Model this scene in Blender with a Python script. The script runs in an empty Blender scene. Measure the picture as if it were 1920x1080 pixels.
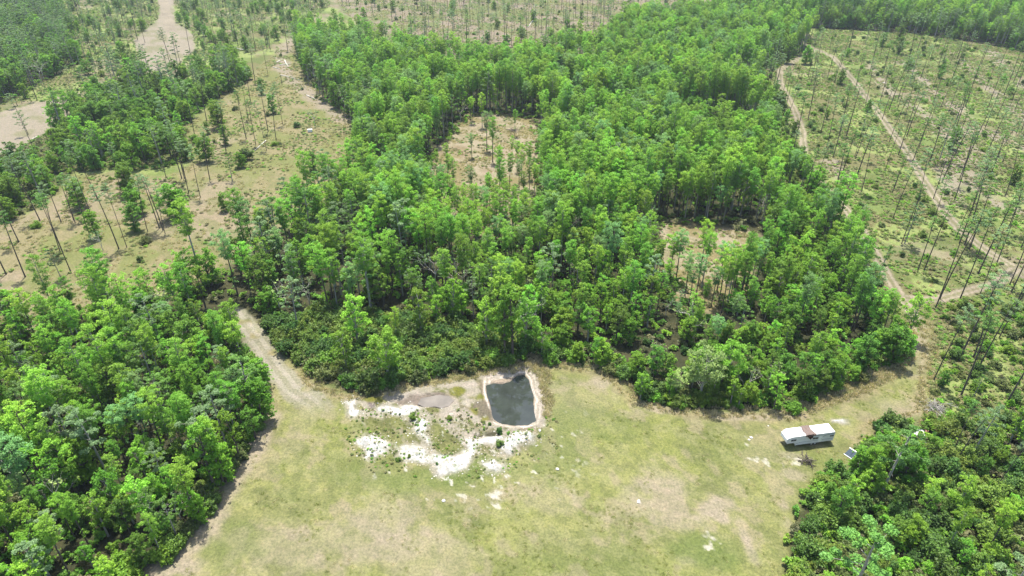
import bpy, math, random
import numpy as np

# ------------------------------------------------------------------ camera, light, exposure
S = bpy.context.scene
COL = S.collection
CAM_H, PITCH, FPX = 88.0, math.radians(31.8), 1240.0     # metres, radians, focal length for a 1920 px wide picture
cam_data = bpy.data.cameras.new('camera')
cam_data.sensor_width = 36.0
cam_data.lens = 36.0 * FPX / 1920.0
cam_data.clip_start = 1.0
cam_data.clip_end = 20000.0
cam = bpy.data.objects.new('camera', cam_data)
cam.location = (0, 0, CAM_H)
cam.rotation_euler = (math.pi / 2 - PITCH, 0, 0)
COL.objects.link(cam)
S.camera = cam

SUN_EL, SUN_AZ = math.radians(73), math.radians(-8)      # azimuth from +Y, clockwise positive
sx, sy, sz = math.sin(SUN_AZ) * math.cos(SUN_EL), math.cos(SUN_AZ) * math.cos(SUN_EL), math.sin(SUN_EL)
sun_data = bpy.data.lights.new('sun', 'SUN')
sun_data.energy = 4.8
sun_data.angle = math.radians(0.6)
sun_data.color = (1.0, 0.955, 0.88)
sun = bpy.data.objects.new('sun', sun_data)
sun.location = (sx * 300, sy * 300, sz * 300)
sun.rotation_euler = (math.pi / 2 - SUN_EL, 0, math.pi - SUN_AZ)
COL.objects.link(sun)

world = bpy.data.worlds.new('World')
S.world = world
world.use_nodes = True
wn, wl = world.node_tree.nodes, world.node_tree.links
wn.clear()
wo = wn.new('ShaderNodeOutputWorld'); wb = wn.new('ShaderNodeBackground'); wsky = wn.new('ShaderNodeTexSky')
wsky.sky_type = 'NISHITA'
wsky.sun_disc = False
wsky.sun_elevation = SUN_EL
wsky.sun_rotation = SUN_AZ
wsky.air_density = 1.0
wsky.dust_density = 2.0
wb.inputs['Strength'].default_value = 0.15
wl.new(wsky.outputs[0], wb.inputs[0]); wl.new(wb.outputs[0], wo.inputs[0])

S.view_settings.view_transform = 'Standard'
S.view_settings.look = 'None'
S.view_settings.exposure = 1.02
S.view_settings.gamma = 1.0
S.view_settings.use_curve_mapping = False
S.render.engine = 'CYCLES'
S.cycles.max_bounces = 7
S.cycles.diffuse_bounces = 5
S.cycles.glossy_bounces = 2
S.cycles.transmission_bounces = 5
S.cycles.transparent_max_bounces = 4
S.cycles.caustics_reflective = False
S.cycles.caustics_refractive = False

rng = np.random.default_rng(7)
R_ = random.Random(11)

# ------------------------------------------------------------------ photograph <-> ground
ST, CT = math.sin(PITCH), math.cos(PITCH)
def gnd(px, py):
    """ground point (z = 0) seen at a photograph pixel (1920 x 1080); arrays allowed"""
    px = np.asarray(px, float); py = np.asarray(py, float)
    dx = px - 960; dy = FPX * CT + (540 - py) * ST; dz = -FPX * ST + (540 - py) * CT
    t = CAM_H / (-dz)
    return dx * t, dy * t
def pic(x, y, z=0.0):
    """where a world point shows in the photograph (used to sort and to word the labels)"""
    d = y * CT + (CAM_H - z) * ST
    u = (y * ST - (CAM_H - z) * CT)
    return 960 + FPX * x / d, 540 - FPX * u / d, d
def poly(pts):
    a = np.array(pts, float)
    x, y = gnd(a[:, 0], a[:, 1])
    return np.stack([x, y], 1)
def inside(P, x, y):
    c = np.zeros(x.shape, bool)
    n = len(P); j = n - 1
    for i in range(n):
        xi, yi = P[i]; xj, yj = P[j]
        if yi != yj:
            c ^= ((yi > y) != (yj > y)) & (x < (xj - xi) * (y - yi) / (yj - yi) + xi)
        j = i
    return c
def dseg(P, x, y, closed=False):
    d = np.full(x.shape, 1e9)
    n = len(P)
    for i in range(n if closed else n - 1):
        ax, ay = P[i]; bx, by = P[(i + 1) % n]
        vx, vy = bx - ax, by - ay
        t = np.clip(((x - ax) * vx + (y - ay) * vy) / (vx * vx + vy * vy + 1e-9), 0, 1)
        d = np.minimum(d, np.hypot(x - ax - t * vx, y - ay - t * vy))
    return d
def sdist(P, x, y):
    """metres inside the polygon (negative outside)"""
    mnx, mny = P.min(0) - 25; mxx, mxy = P.max(0) + 25
    out = np.full(x.shape, -25.0)
    m = (x > mnx) & (x < mxx) & (y > mny) & (y < mxy)
    if m.any():
        xs, ys = x[m], y[m]
        d = dseg(P, xs, ys, True)
        out[m] = np.where(inside(P, xs, ys), d, -d)
    return out
def ldist(P, x, y, reach=15):
    mnx, mny = P.min(0) - reach; mxx, mxy = P.max(0) + reach
    out = np.full(x.shape, float(reach))
    m = (x > mnx) & (x < mxx) & (y > mny) & (y < mxy)
    if m.any():
        out[m] = dseg(P, x[m], y[m])
    return out
def _hash(ix, iy, s):
    h = (ix * 374761393 + iy * 668265263 + s * 1442695041) & 0xffffffff
    h = ((h ^ (h >> 13)) * 1274126177) & 0xffffffff
    return ((h ^ (h >> 16)) & 0xffff) / 65535.0
def vnoise(x, y, s=0):
    ix = np.floor(x).astype(np.int64); iy = np.floor(y).astype(np.int64)
    fx = x - ix; fy = y - iy
    fx = fx * fx * (3 - 2 * fx); fy = fy * fy * (3 - 2 * fy)
    a = _hash(ix, iy, s); b = _hash(ix + 1, iy, s); c = _hash(ix, iy + 1, s); d = _hash(ix + 1, iy + 1, s)
    return (a * (1 - fx) + b * fx) * (1 - fy) + (c * (1 - fx) + d * fx) * fy
def fbm(x, y, size, octv=4, s=0):
    x = np.asarray(x, float); y = np.asarray(y, float)
    t = 0; a = 0.5; n = 0
    for o in range(octv):
        k = (2 ** o) / size
        t = t + a * vnoise(x * k + 13.7 * o + 5.1, y * k * 1.03 + 7.3 * o + x * k * 0.31, s + o * 17)
        n += a; a *= 0.5
    return t / n
def sm(e0, e1, v):
    t = np.clip((v - e0) / (e1 - e0), 0, 1)
    return t * t * (3 - 2 * t)

# ------------------------------------------------------------------ the plan of the place
MEADOW = poly([(440,600),(470,600),(520,665),(600,722),(660,742),(760,724),(860,706),(990,682),(1000,640),(1012,682),(1100,690),(1160,712),(1190,752),
               (1290,775),(1400,775),(1490,778),(1530,755),(1600,735),(1660,700),(1700,665),(1705,610),(1745,610),(1740,700),(1735,780),(1640,800),(1610,850),
               (1560,880),(1520,910),(1490,960),(1475,1020),(1465,1090),(1460,1300),(100,1300),(250,1105),(330,1055),(400,975),(440,890),(490,825),
               (508,780),(495,700),(470,650)])
CLR1 = poly([(876,214),(925,212),(965,216),(1008,222),(1020,262),(1016,330),(1010,420),(960,445),(890,440),(820,410),(790,350),(800,300),(835,262)])
CLR2 = poly([(1225,412),(1290,412),(1345,424),(1420,433),(1440,450),(1410,490),(1405,560),(1350,590),(1280,580),(1245,520),(1215,470)])
FIELD = poly([(520,85),(560,75),(575,150),(655,215),(665,300),(600,385),(500,440),(420,500),(300,570),(100,640),(-160,640),(-160,470),(0,425),(90,385),
              (140,330),(215,322),(300,335),(360,310),(340,250),(375,215),(415,180),(470,140),(515,105)])
TOPBARE = poly([(600,-60),(640,20),(700,70),(800,110),(900,140),(1010,130),(1110,95),(1190,50),(1320,40),(1360,-10),(1300,-60)])
RIGHTP = poly([(1530,55),(1600,60),(1750,65),(1850,85),(2100,110),(2900,160),(2900,640),(1760,560),(1700,560),(1640,470),(1560,380),(1510,300),(1490,220),(1460,150),(1470,115)])
EDGE_R = poly([(1530,95),(1445,116),(1420,150),(1418,200),(1432,260),(1448,330),(1500,400),(1570,455),(1605,505),(1640,560),(1680,570),(1640,470),(1560,380),(1510,300),(1490,220),(1460,150),(1470,115)])
RIGHTM = poly([(1750,560),(2900,640),(2900,900),(1930,830),(1830,800),(1745,780),(1742,700),(1752,620)])
LOWR = poly([(1460,1300),(1465,1090),(1478,1010),(1495,950),(1530,900),(1600,868),(1640,810),(1735,785),(1830,800),(2400,860),(2700,1400),(1460,1400)])
WOOD_LL = poly([(-700,640),(0,620),(150,610),(300,600),(420,590),(452,610),(468,650),(488,700),(500,772),(486,818),(440,880),(400,960),(325,1045),(240,1095),(80,1300),(-900,1300)])
WOOD_C = poly([(560,70),(700,92),(840,130),(900,142),(1000,134),(1130,98),(1180,55),(1320,42),(1420,60),(1525,70),(1510,105),(1445,118),(1420,150),(1418,200),(1432,260),(1448,330),
               (1515,385),(1590,442),(1625,492),(1650,552),(1670,605),(1700,640),(1690,672),(1600,715),(1530,745),(1490,770),(1400,768),(1290,768),(1200,745),(1165,705),(1100,684),
               (1015,680),(1004,640),(985,678),(860,700),(760,718),(660,735),(605,715),(530,665),(478,600),(440,590),(400,590),(250,600),(0,615),(-700,640),(-700,600),(0,600),
               (120,590),(260,560),(360,530),(440,490),(520,440),(600,392),(665,325),(672,270),(655,220),(605,190),(575,150),(556,105)])
SHRUBS_C = poly([(478,604),(520,596),(600,585),(700,592),(800,600),(880,612),(960,628),(1000,640),(985,678),(860,700),(760,718),(660,735),(605,715),(530,665)])
SWAMP = poly([(1235,225),(1300,215),(1380,225),(1420,260),(1400,310),(1330,300),(1250,280)])
MIXED_L = poly([(-300,340),(60,262),(150,205),(215,160),(330,160),(440,118),(475,145),(420,180),(365,215),(345,240),(362,300),(300,318),(215,318),(140,325),(90,378),(0,425),(-300,500)])
WOOD_TL = poly([(-500,20),(20,0),(110,0),(140,60),(150,120),(90,150),(20,190),(-500,240)])
SCRUB_TL = poly([(-500,-60),(600,-60),(620,10),(560,60),(520,90),(440,115),(330,150),(210,155),(150,200),(60,258),(-500,330)])
WOOD_TR = poly([(1340,20),(1400,-40),(2900,-40),(2900,150),(1930,100),(1850,82),(1700,62),(1560,55),(1440,50)])
BARE_L = poly([(-200,262),(0,216),(70,196),(142,172),(150,195),(112,232),(60,262),(20,288),(-20,290),(-200,330)])
BARE_TL = poly([(250,75),(296,38),(306,-40),(322,-40),(330,45),(360,60),(366,88),(335,118),(298,140),(275,140),(262,112)])

TRACKS = {
 'dirt_track': (poly([(1962,548),(1905,500),(1850,468),(1800,430),(1768,392),(1738,345),(1700,285),(1650,215),(1600,150),(1562,106),(1530,92),(1500,80)]), 1.7),
 'sandy_track': (poly([(1530,92),(1492,113),(1462,131),(1465,160),(1490,205),(1505,245),(1508,292),(1532,335),(1572,378),(1610,420),(1640,470),(1666,516),(1692,556),(1722,600),(1732,650),(1712,700)]), 1.6),
 'side_track': (poly([(1905,502),(1868,530),(1810,545),(1758,560),(1700,556)]), 1.5),
 'entry_track': (poly([(438,585),(462,612),(490,650),(515,690),(545,728),(585,757),(600,775)]), 2.7),
 'upper_left_track': (poly([(296,-30),(308,10),(318,50),(328,80)]), 3.2),
 'left_road': (poly([(-200,262),(0,213),(70,196),(140,176)]), 2.6),
}
WINDROWS = [poly(p) for p in ([(1690,115),(1730,150),(1790,205),(1850,250),(1935,282)], [(1630,118),(1665,170),(1720,205),(1790,262),(1860,300)],
                              [(1850,250),(1890,268),(1990,290)], [(1800,300),(1830,345),(1870,380),(1910,400)], [(1560,300),(1590,335)], [(1800,110),(1880,190),(1940,230)], [(1787,380),(1778,345),(1790,302),(1812,268),(1800,240)], [(1855,95),(1885,120),(1930,165)])]
FIELDPATH = poly([(548,75),(525,110),(540,140),(590,185),(640,225)])

POND = poly([(910,722),(926,719),(942,720),(956,717),(968,706),(983,703),(991,713),(996,728),(999,742),(1000,768),(1005,789),(990,797),(968,799),(948,797),(931,791),(924,785),(921,770),(917,752),(911,735)])
PONDRIM = poly([(905,706),(924,701),(957,697),(970,690),(990,690),(1003,703),(1010,728),(1019,750),(1017,775),(1013,797),(990,806),(965,807),(930,799),(915,790),(911,765),(904,740)])
PUDDLE = poly([(786,757),(790,748),(805,743),(826,740),(841,743),(849,752),(843,761),(829,765),(812,762),(797,764)])
MUD1 = poly([(729,746),(760,741),(793,735),(832,738),(852,750),(840,764),(815,765),(793,764),(749,761),(732,754)])
MUD2 = poly([(893,752),(915,752),(921,770),(924,790),(905,800),(893,782),(884,765)])
PIT = poly([(652,752),(664,744),(730,742),(793,729),(828,720),(885,716),(906,705),(1012,700),(1022,760),(1018,800),(1012,824),(985,842),(950,856),(900,852),(882,872),(850,892),(815,890),(790,868),
            (752,862),(735,842),(705,858),(680,852),(666,832),(690,812),(680,790),(660,780)])
WHITE = [poly(p) for p in (
  [(668,829),(684,820),(712,822),(732,833),(725,846),(705,857),(688,859),(684,846),(673,835)],
  [(754,842),(775,833),(797,846),(800,856),(815,855),(830,859),(848,860),(867,855),(878,842),(872,822),(892,822),(924,820),(946,822),(924,831),(898,837),(889,851),(881,868),(865,886),(828,894),(819,890),(815,872),(793,866),(762,861),(752,853)],
  [(942,840),(946,826),(968,811),(994,808),(1007,820),(999,829),(977,833),(962,846),(950,855),(944,850)],
  [(771,785),(797,785),(802,794),(793,811),(808,824),(802,837),(793,820),(773,809),(780,798)],
  [(652,754),(664,745),(668,757),(666,767),(672,776),(662,781),(653,772)],
  [(705,765),(727,761),(745,767),(771,759),(789,763),(782,772),(758,778),(727,773),(710,772)],
  [(905,873),(925,868),(945,876),(930,888),(912,884)],
  [(1552,788),(1578,783),(1598,788),(1590,794),(1560,796)])]
PALE = [(poly(p), w) for p, w in (
  ([(730,744),(760,738),(793,730),(828,722),(859,719),(883,720),(886,733),(877,741)], 1.0),
  ([(850,752),(838,768),(836,776),(843,800),(859,811),(876,824),(892,820)], 1.3),
  ([(850,752),(868,746),(885,752)], .5), ([(836,776),(860,780),(880,800),(890,812)], .4), ([(868,768),(890,785),(900,805),(915,808)], .4),
  ([(900,808),(920,798),(945,800),(962,806),(958,818),(935,826),(908,824),(893,818)], .8),
  ([(905,706),(924,701),(957,697),(970,690),(990,690),(1003,703),(1010,728),(1018,750),(1016,775),(1013,795)], .8))]
ALGAE = [poly(p) for p in ([(666,757),(676,754),(685,768),(670,770)], [(673,744),(724,743),(727,756),(695,755),(676,752)], [(841,727),(858,727),(873,733),(866,741),(846,740)],
  [(876,742),(893,736),(911,743),(906,751),(884,751)], [(880,768),(896,766),(896,778),(884,779)], [(846,785),(862,784),(864,796),(850,796)], [(898,781),(914,782),(920,792),(903,800)])]
DARKPUD = [poly(p) for p in ([(888,812),(900,810),(907,818),(896,822),(888,818)], [(908,814),(922,809),(936,811),(937,817),(922,820),(910,819)])]
POND = POND * 1.0052
PONDRIM = PONDRIM * 1.003
# tan and green patches of the meadow: x, y, rx, ry in the photograph, strength
TANP = [(1335,960,36,34,.9),(1240,945,62,50,.55),(1400,1015,18,46,.9),(1480,890,24,14,.6),(1130,716,24,13,.7),(620,1010,170,55,.38),(770,1050,120,55,.35),(1180,950,50,40,.4),
        (530,715,26,20,.8),(540,735,40,24,.5),(1230,900,60,30,.35),(1480,855,36,9,.8),(1490,1000,14,50,.5),(1090,740,90,40,.2),(1700,780,50,24,.4),(1240,770,80,12,.7),(1400,782,90,9,.6),
        (1290,1050,30,12,.5),(940,930,34,24,.6),(330,1060,60,16,.8),(700,970,90,40,.4),(1000,930,120,34,.3),(1720,640,16,60,.5),(560,810,30,60,.25),(470,840,26,26,.5)]
GRNP = [(1330,1035,110,34,.9),(900,880,90,30,.8),(830,900,120,26,.6),(700,900,90,30,.35),(1060,830,60,60,.4),(520,880,24,22,.35),(1420,850,120,20,.35),(1130,690,30,20,.3),(430,1010,60,50,.5),
        (660,770,30,26,.3),(700,800,40,22,.4),(860,820,40,20,.25),(1130,790,80,30,.35),(1560,860,50,16,.5),(1150,1060,200,30,.35),(540,930,70,30,.35)]

def height(x, y):
    z = (fbm(x, y, 60, 2, 3) - .5) * 1.2 + (fbm(x, y, 6, 2, 9) - .5) * .22
    near = (x > -60) & (x < 70) & (y > 60) & (y < 175)
    if near.any():
        xs, ys = x[near], y[near]
        warp = (fbm(xs, ys, 2.2, 3, 21) - .5) * 1.3
        base = z[near]
        pr = sdist(PONDRIM, xs, ys) + warp * .4; pd = sdist(POND, xs, ys)
        pit = sm(-.5, 3, sdist(PIT, xs, ys))
        zz = base * (1 - pit) + pit * (.15 + (fbm(xs, ys, 2.0, 4, 33) - .5) * .5)
        t1 = sm(-.2, .5, pr) * .22 + sm(.7, 1.2, pr) * .2
        zz = zz - t1 * 1.0 - sm(-.35, .35, pd) * .6
        for i, W in enumerate(WHITE):
            d = sdist(W, xs, ys) + warp * .5
            zz += sm(-.6, 2.4, d) * (1.2 if i in (0, 2) else .8) * (.35 + 1.3 * fbm(xs, ys, 1.5, 3, 40 + i))
        for Q, dep in ((PUDDLE, .3), (MUD1, .3), (DARKPUD[0], .3), (DARKPUD[1], .3)):
            zz -= sm(-.6, 1.0, sdist(Q, xs, ys)) * dep
        z = z.copy(); z[near] = zz
    return z
def h1(x, y):
    return float(height(np.array([x], float), np.array([y], float))[0])

# ------------------------------------------------------------------ materials
def new_mat(name):
    m = bpy.data.materials.new(name); m.use_nodes = True
    m.node_tree.nodes.clear()
    return m, m.node_tree.nodes, m.node_tree.links
def mix_rgb(N, L, fac, a, b, mode='MIX'):
    n = N.new('ShaderNodeMix'); n.data_type = 'RGBA'; n.blend_type = mode
    for sock, v in ((n.inputs[0], fac), (n.inputs[6], a), (n.inputs[7], b)):
        if hasattr(v, 'is_linked') or isinstance(v, bpy.types.NodeSocket): L.new(v, sock)
        elif isinstance(v, (int, float)): sock.default_value = v
        else: sock.default_value = (*v, 1)
    return n.outputs[2]
def ramp(N, L, src, stops):
    r = N.new('ShaderNodeValToRGB'); e = r.color_ramp.elements
    while len(e) < len(stops): e.new(.5)
    for k, (p, c) in enumerate(stops):
        e[k].position = p; e[k].color = (*c, 1) if len(c) == 3 else c
    L.new(src, r.inputs[0]); return r.outputs[0]
def noise(N, L, vec, scale, detail=4, rough=.6):
    n = N.new('ShaderNodeTexNoise'); n.inputs['Scale'].default_value = scale
    n.inputs['Detail'].default_value = detail; n.inputs['Roughness'].default_value = rough
    if vec is not None: L.new(vec, n.inputs['Vector'])
    return n.outputs[0]
def leaf_mat(name, dark, light, trans=.3, hue=.022, rough=.55):
    m, N, L = new_mat(name)
    out = N.new('ShaderNodeOutputMaterial'); oi = N.new('ShaderNodeObjectInfo'); geo = N.new('ShaderNodeNewGeometry')
    c = mix_rgb(N, L, geo.outputs['Random Per Island'], dark, light)
    hsv = N.new('ShaderNodeHueSaturation')
    mr = N.new('ShaderNodeMapRange'); mr.inputs[3].default_value = .5 - hue; mr.inputs[4].default_value = .5 + hue * .8
    L.new(oi.outputs['Random'], mr.inputs[0]); L.new(mr.outputs[0], hsv.inputs['Hue'])
    mul = N.new('ShaderNodeMath'); mul.operation = 'MULTIPLY'; mul.inputs[1].default_value = 7.31
    fr = N.new('ShaderNodeMath'); fr.operation = 'FRACT'
    L.new(oi.outputs['Random'], mul.inputs[0]); L.new(mul.outputs[0], fr.inputs[0])
    mv = N.new('ShaderNodeMapRange'); mv.inputs[3].default_value = .72; mv.inputs[4].default_value = 1.28
    L.new(fr.outputs[0], mv.inputs[0]); L.new(mv.outputs[0], hsv.inputs['Value'])
    L.new(c, hsv.inputs['Color'])
    p = N.new('ShaderNodeBsdfPrincipled'); p.inputs['Roughness'].default_value = rough
    p.inputs['Specular IOR Level'].default_value = .25
    tr = N.new('ShaderNodeBsdfTranslucent')
    L.new(hsv.outputs[0], p.inputs['Base Color'])
    tc = mix_rgb(N, L, .5, hsv.outputs[0], (.30, .46, .04), 'MIX')
    L.new(tc, tr.inputs['Color'])
    mx = N.new('ShaderNodeMixShader'); mx.inputs[0].default_value = trans
    L.new(p.outputs[0], mx.inputs[1]); L.new(tr.outputs[0], mx.inputs[2]); L.new(mx.outputs[0], out.inputs[0])
    return m
def solid(name, col, rough=.7, vary=.25, scale=3.0, metal=0.0, bump=0.0, spec=.3):
    m, N, L = new_mat(name)
    out = N.new('ShaderNodeOutputMaterial'); tcn = N.new('ShaderNodeTexCoord')
    p = N.new('ShaderNodeBsdfPrincipled'); p.inputs['Roughness'].default_value = rough; p.inputs['Metallic'].default_value = metal
    p.inputs['Specular IOR Level'].default_value = spec
    nz = noise(N, L, tcn.outputs['Object'], scale, 5, .65)
    d = tuple(v * (1 - vary) for v in col); l = tuple(min(1, v * (1 + vary * .6)) for v in col)
    c = ramp(N, L, nz, [(.3, d), (.7, l)])
    L.new(c, p.inputs['Base Color'])
    if bump:
        b = N.new('ShaderNodeBump'); b.inputs['Strength'].default_value = bump; b.inputs['Distance'].default_value = .05
        L.new(nz, b.inputs['Height']); L.new(b.outputs[0], p.inputs['Normal'])
    L.new(p.outputs[0], out.inputs[0])
    return m
M = {
 'cyp_a': leaf_mat('cypress_leaf_bright', (0.146,0.327,0.027), (0.305,0.535,0.054), .38),
 'cyp_b': leaf_mat('cypress_leaf_mid', (0.110,0.257,0.027), (0.220,0.436,0.050), .38),
 'cyp_c': leaf_mat('cypress_leaf_bluish', (.13,.27,.08), (.23,.42,.13), .34),
 'brd_a': leaf_mat('broad_leaf_green', (0.104,0.247,0.018), (0.220,0.426,0.036), .34),
 'brd_b': leaf_mat('broad_leaf_yellow', (.15,.36,.03), (.29,.56,.055), .36),
 'brd_c': leaf_mat('broad_leaf_deep', (0.061,0.148,0.018), (0.146,0.297,0.032), .32),
 'pin_a': leaf_mat('pine_needle_grey', (.12,.20,.085), (.22,.34,.14), .24, .01),
 'pin_b': leaf_mat('pine_needle_green', (0.072,0.168,0.033), (0.156,0.312,0.055), .2, .01),
 'shr_a': leaf_mat('shrub_leaf_olive', (.065,.12,.016), (.16,.25,.035), .22),
 'shr_b': leaf_mat('shrub_leaf_green', (0.085,0.202,0.021), (0.199,0.378,0.034), .25),
 'shr_c': leaf_mat('shrub_leaf_brown', (.09,.10,.04), (.18,.18,.075), .15),
 'shr_d': leaf_mat('shrub_leaf_dull', (.075,.10,.03), (.15,.19,.05), .2),
 'scr_a': leaf_mat('scrub_leaf_soft', (.10,.14,.035), (.20,.25,.07), .25, .015),
 'scr_b': leaf_mat('scrub_leaf_straw', (.17,.165,.07), (.29,.26,.12), .25, .01),
 'shr_e': leaf_mat('shrub_leaf_dark', (.035,.085,.015), (.09,.18,.028), .2),
 'pale': leaf_mat('willow_leaf_pale', (0.227,0.315,0.092), (0.398,0.504,0.138), .25),
 'dry': leaf_mat('dry_grass_blade', (.42,.34,.19), (.66,.55,.34), .35, .01),
 'tuft':  leaf_mat('meadow_grass_blade', (.16,.21,.045), (.30,.32,.08), .3, .015),
 'bark_d': solid('bark_dark', (.09,.075,.062), .9, .4, 6, bump=.6),
 'bark_p': solid('bark_pine', (.085,.07,.06), .9, .4, 6, bump=.6),
 'bark_g': solid('bark_grey', (.30,.285,.25), .9, .35, 5, bump=.5),
 'bark_w': solid('dead_wood_pale', (.5,.47,.41), .85, .35, 5, bump=.4),
}

def ground_material():
    m, N, L = new_mat('ground_surface')
    out = N.new('ShaderNodeOutputMaterial'); tc = N.new('ShaderNodeTexCoord')
    at = N.new('ShaderNodeAttribute'); at.attribute_name = 'albedo'
    p = N.new('ShaderNodeBsdfPrincipled'); p.inputs['Roughness'].default_value = .95; p.inputs['Specular IOR Level'].default_value = .1
    v = tc.outputs['Object']
    n1 = noise(N, L, v, 2.6, 6, .75)       # clods and tufts, a few decimetres
    n2 = noise(N, L, v, .55, 5, .7)        # patches of a metre or two
    f1 = ramp(N, L, n1, [(.3, (.55,.58,.56)), (.5, (1,1,1)), (.7, (1.45,1.4,1.36))])
    f2 = ramp(N, L, n2, [(.3, (.82,.88,.78)), (.55, (1,1,1)), (.75, (1.16,1.1,1.1))])
    c = mix_rgb(N, L, 1.0, at.outputs['Color'], f1, 'MULTIPLY')
    c = mix_rgb(N, L, 1.0, c, f2, 'MULTIPLY')
    L.new(c, p.inputs['Base Color'])
    b = N.new('ShaderNodeBump'); b.inputs['Strength'].default_value = .55; b.inputs['Distance'].default_value = .12
    L.new(n1, b.inputs['Height']); L.new(b.outputs[0], p.inputs['Normal'])
    L.new(p.outputs[0], out.inputs[0])
    return m
M['ground'] = ground_material()
def water_material(name, tint, rough=.03):
    m, N, L = new_mat(name)
    out = N.new('ShaderNodeOutputMaterial'); tc = N.new('ShaderNodeTexCoord')
    p = N.new('ShaderNodeBsdfPrincipled'); p.inputs['Roughness'].default_value = rough
    p.inputs['IOR'].default_value = 1.45
    n2 = noise(N, L, tc.outputs['Object'], .35, 3, .5)
    c = ramp(N, L, n2, [(.35, tint), (.7, tuple(t * 1.5 for t in tint))])
    L.new(c, p.inputs['Base Color'])
    nz = noise(N, L, tc.outputs['Object'], 1.6, 3, .5)
    b = N.new('ShaderNodeBump'); b.inputs['Strength'].default_value = .012; b.inputs['Distance'].default_value = .05
    L.new(nz, b.inputs['Height']); L.new(b.outputs[0], p.inputs['Normal'])
    L.new(p.outputs[0], out.inputs[0])
    return m
M['water'] = water_material('pond_water', (.026,.031,.026))
M['muddy'] = water_material('muddy_water', (.12,.105,.085), .25)

# ------------------------------------------------------------------ mesh helpers
def mesh_from(name, verts, faces, mats, midx=None, smooth=False):
    me = bpy.data.meshes.new(name)
    verts = np.asarray(verts, np.float32).reshape(-1, 3)
    if isinstance(faces, np.ndarray):
        k = faces.shape[1]; nf = len(faces)
        me.vertices.add(len(verts)); me.vertices.foreach_set('co', verts.ravel())
        me.loops.add(nf * k); me.loops.foreach_set('vertex_index', faces.ravel().astype(np.int32))
        me.polygons.add(nf); me.polygons.foreach_set('loop_start', np.arange(0, nf * k, k, dtype=np.int32))
        try: me.polygons.foreach_set('loop_total', np.full(nf, k, np.int32))
        except Exception: pass
    else:
        me.from_pydata([tuple(v) for v in verts.tolist()], [], faces)
    for mt in mats: me.materials.append(mt)
    if midx is not None: me.polygons.foreach_set('material_index', np.asarray(midx, np.int32))
    if smooth: me.polygons.foreach_set('use_smooth', np.ones(len(me.polygons), bool))
    me.update(calc_edges=True)
    return me
def link(name, me, parent=None, loc=None, rz=0.0):
    o = bpy.data.objects.new(name, me); COL.objects.link(o)
    if parent is not None: o.parent = parent
    if loc is not None: o.location = loc
    if rz: o.rotation_euler = (0, 0, rz)
    return o
def tag(o, label=None, cat=None, group=None, kind=None):
    for k, v in (('label', label), ('category', cat), ('group', group), ('kind', kind)):
        if v: o[k] = v
    return o
class Tubes:
    """collects tapered round limbs as quads"""
    def __init__(s): s.v = []; s.f = []
    def add(s, pts, rads, n=5):
        pts = [np.array(p, float) for p in pts]; b = len(s.v)
        for i, p in enumerate(pts):
            t = pts[min(i + 1, len(pts) - 1)] - pts[max(i - 1, 0)]
            t = t / (np.linalg.norm(t) + 1e-9)
            a = np.cross(t, (0, 1, 0) if abs(t[1]) < .8 else (1, 0, 0)); a /= np.linalg.norm(a); c = np.cross(t, a)
            for k in range(n):
                an = 2 * math.pi * k / n
                s.v.append(p + rads[i] * (math.cos(an) * a + math.sin(an) * c))
        for i in range(len(pts) - 1):
            for k in range(n):
                s.f.append((b + i * n + k, b + i * n + (k + 1) % n, b + (i + 1) * n + (k + 1) % n, b + (i + 1) * n + k))
    def arrays(s): return np.array(s.v, np.float32).reshape(-1, 3), np.array(s.f, np.int32).reshape(-1, 4)
def leaves(P, size, r, up=.8, aspect=.6, jit=.35):
    """a small diamond-shaped leaf spray at each point"""
    n = len(P)
    nr = r.normal(size=(n, 3)); nr[:, 2] = np.abs(nr[:, 2]) + up; nr /= np.linalg.norm(nr, axis=1)[:, None]
    a = r.normal(size=(n, 3)); a -= nr * (a * nr).sum(1)[:, None]; a /= np.linalg.norm(a, axis=1)[:, None]
    b = np.cross(nr, a)
    sz = size * (1 + jit * r.normal(size=(n, 1))).clip(.4, 1.8)
    v = np.empty((n, 4, 3)); v[:, 0] = P + a * sz; v[:, 1] = P + b * sz * aspect + nr * sz * .15; v[:, 2] = P - a * sz; v[:, 3] = P - b * sz * aspect - nr * sz * .15
    return v.reshape(-1, 3), np.arange(n * 4, dtype=np.int32).reshape(-1, 4)
def blob(c, rad, n, r, shell=.45, flat=.7):
    d = r.normal(size=(n, 3)); d /= np.linalg.norm(d, axis=1)[:, None]
    d[:, 2] = np.where(d[:, 2] < -.35, -d[:, 2], d[:, 2])
    q = d * (rad * (shell + (1 - shell) * r.random((n, 1)) ** .6)); q[:, 2] *= flat
    return q + np.array(c)

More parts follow.
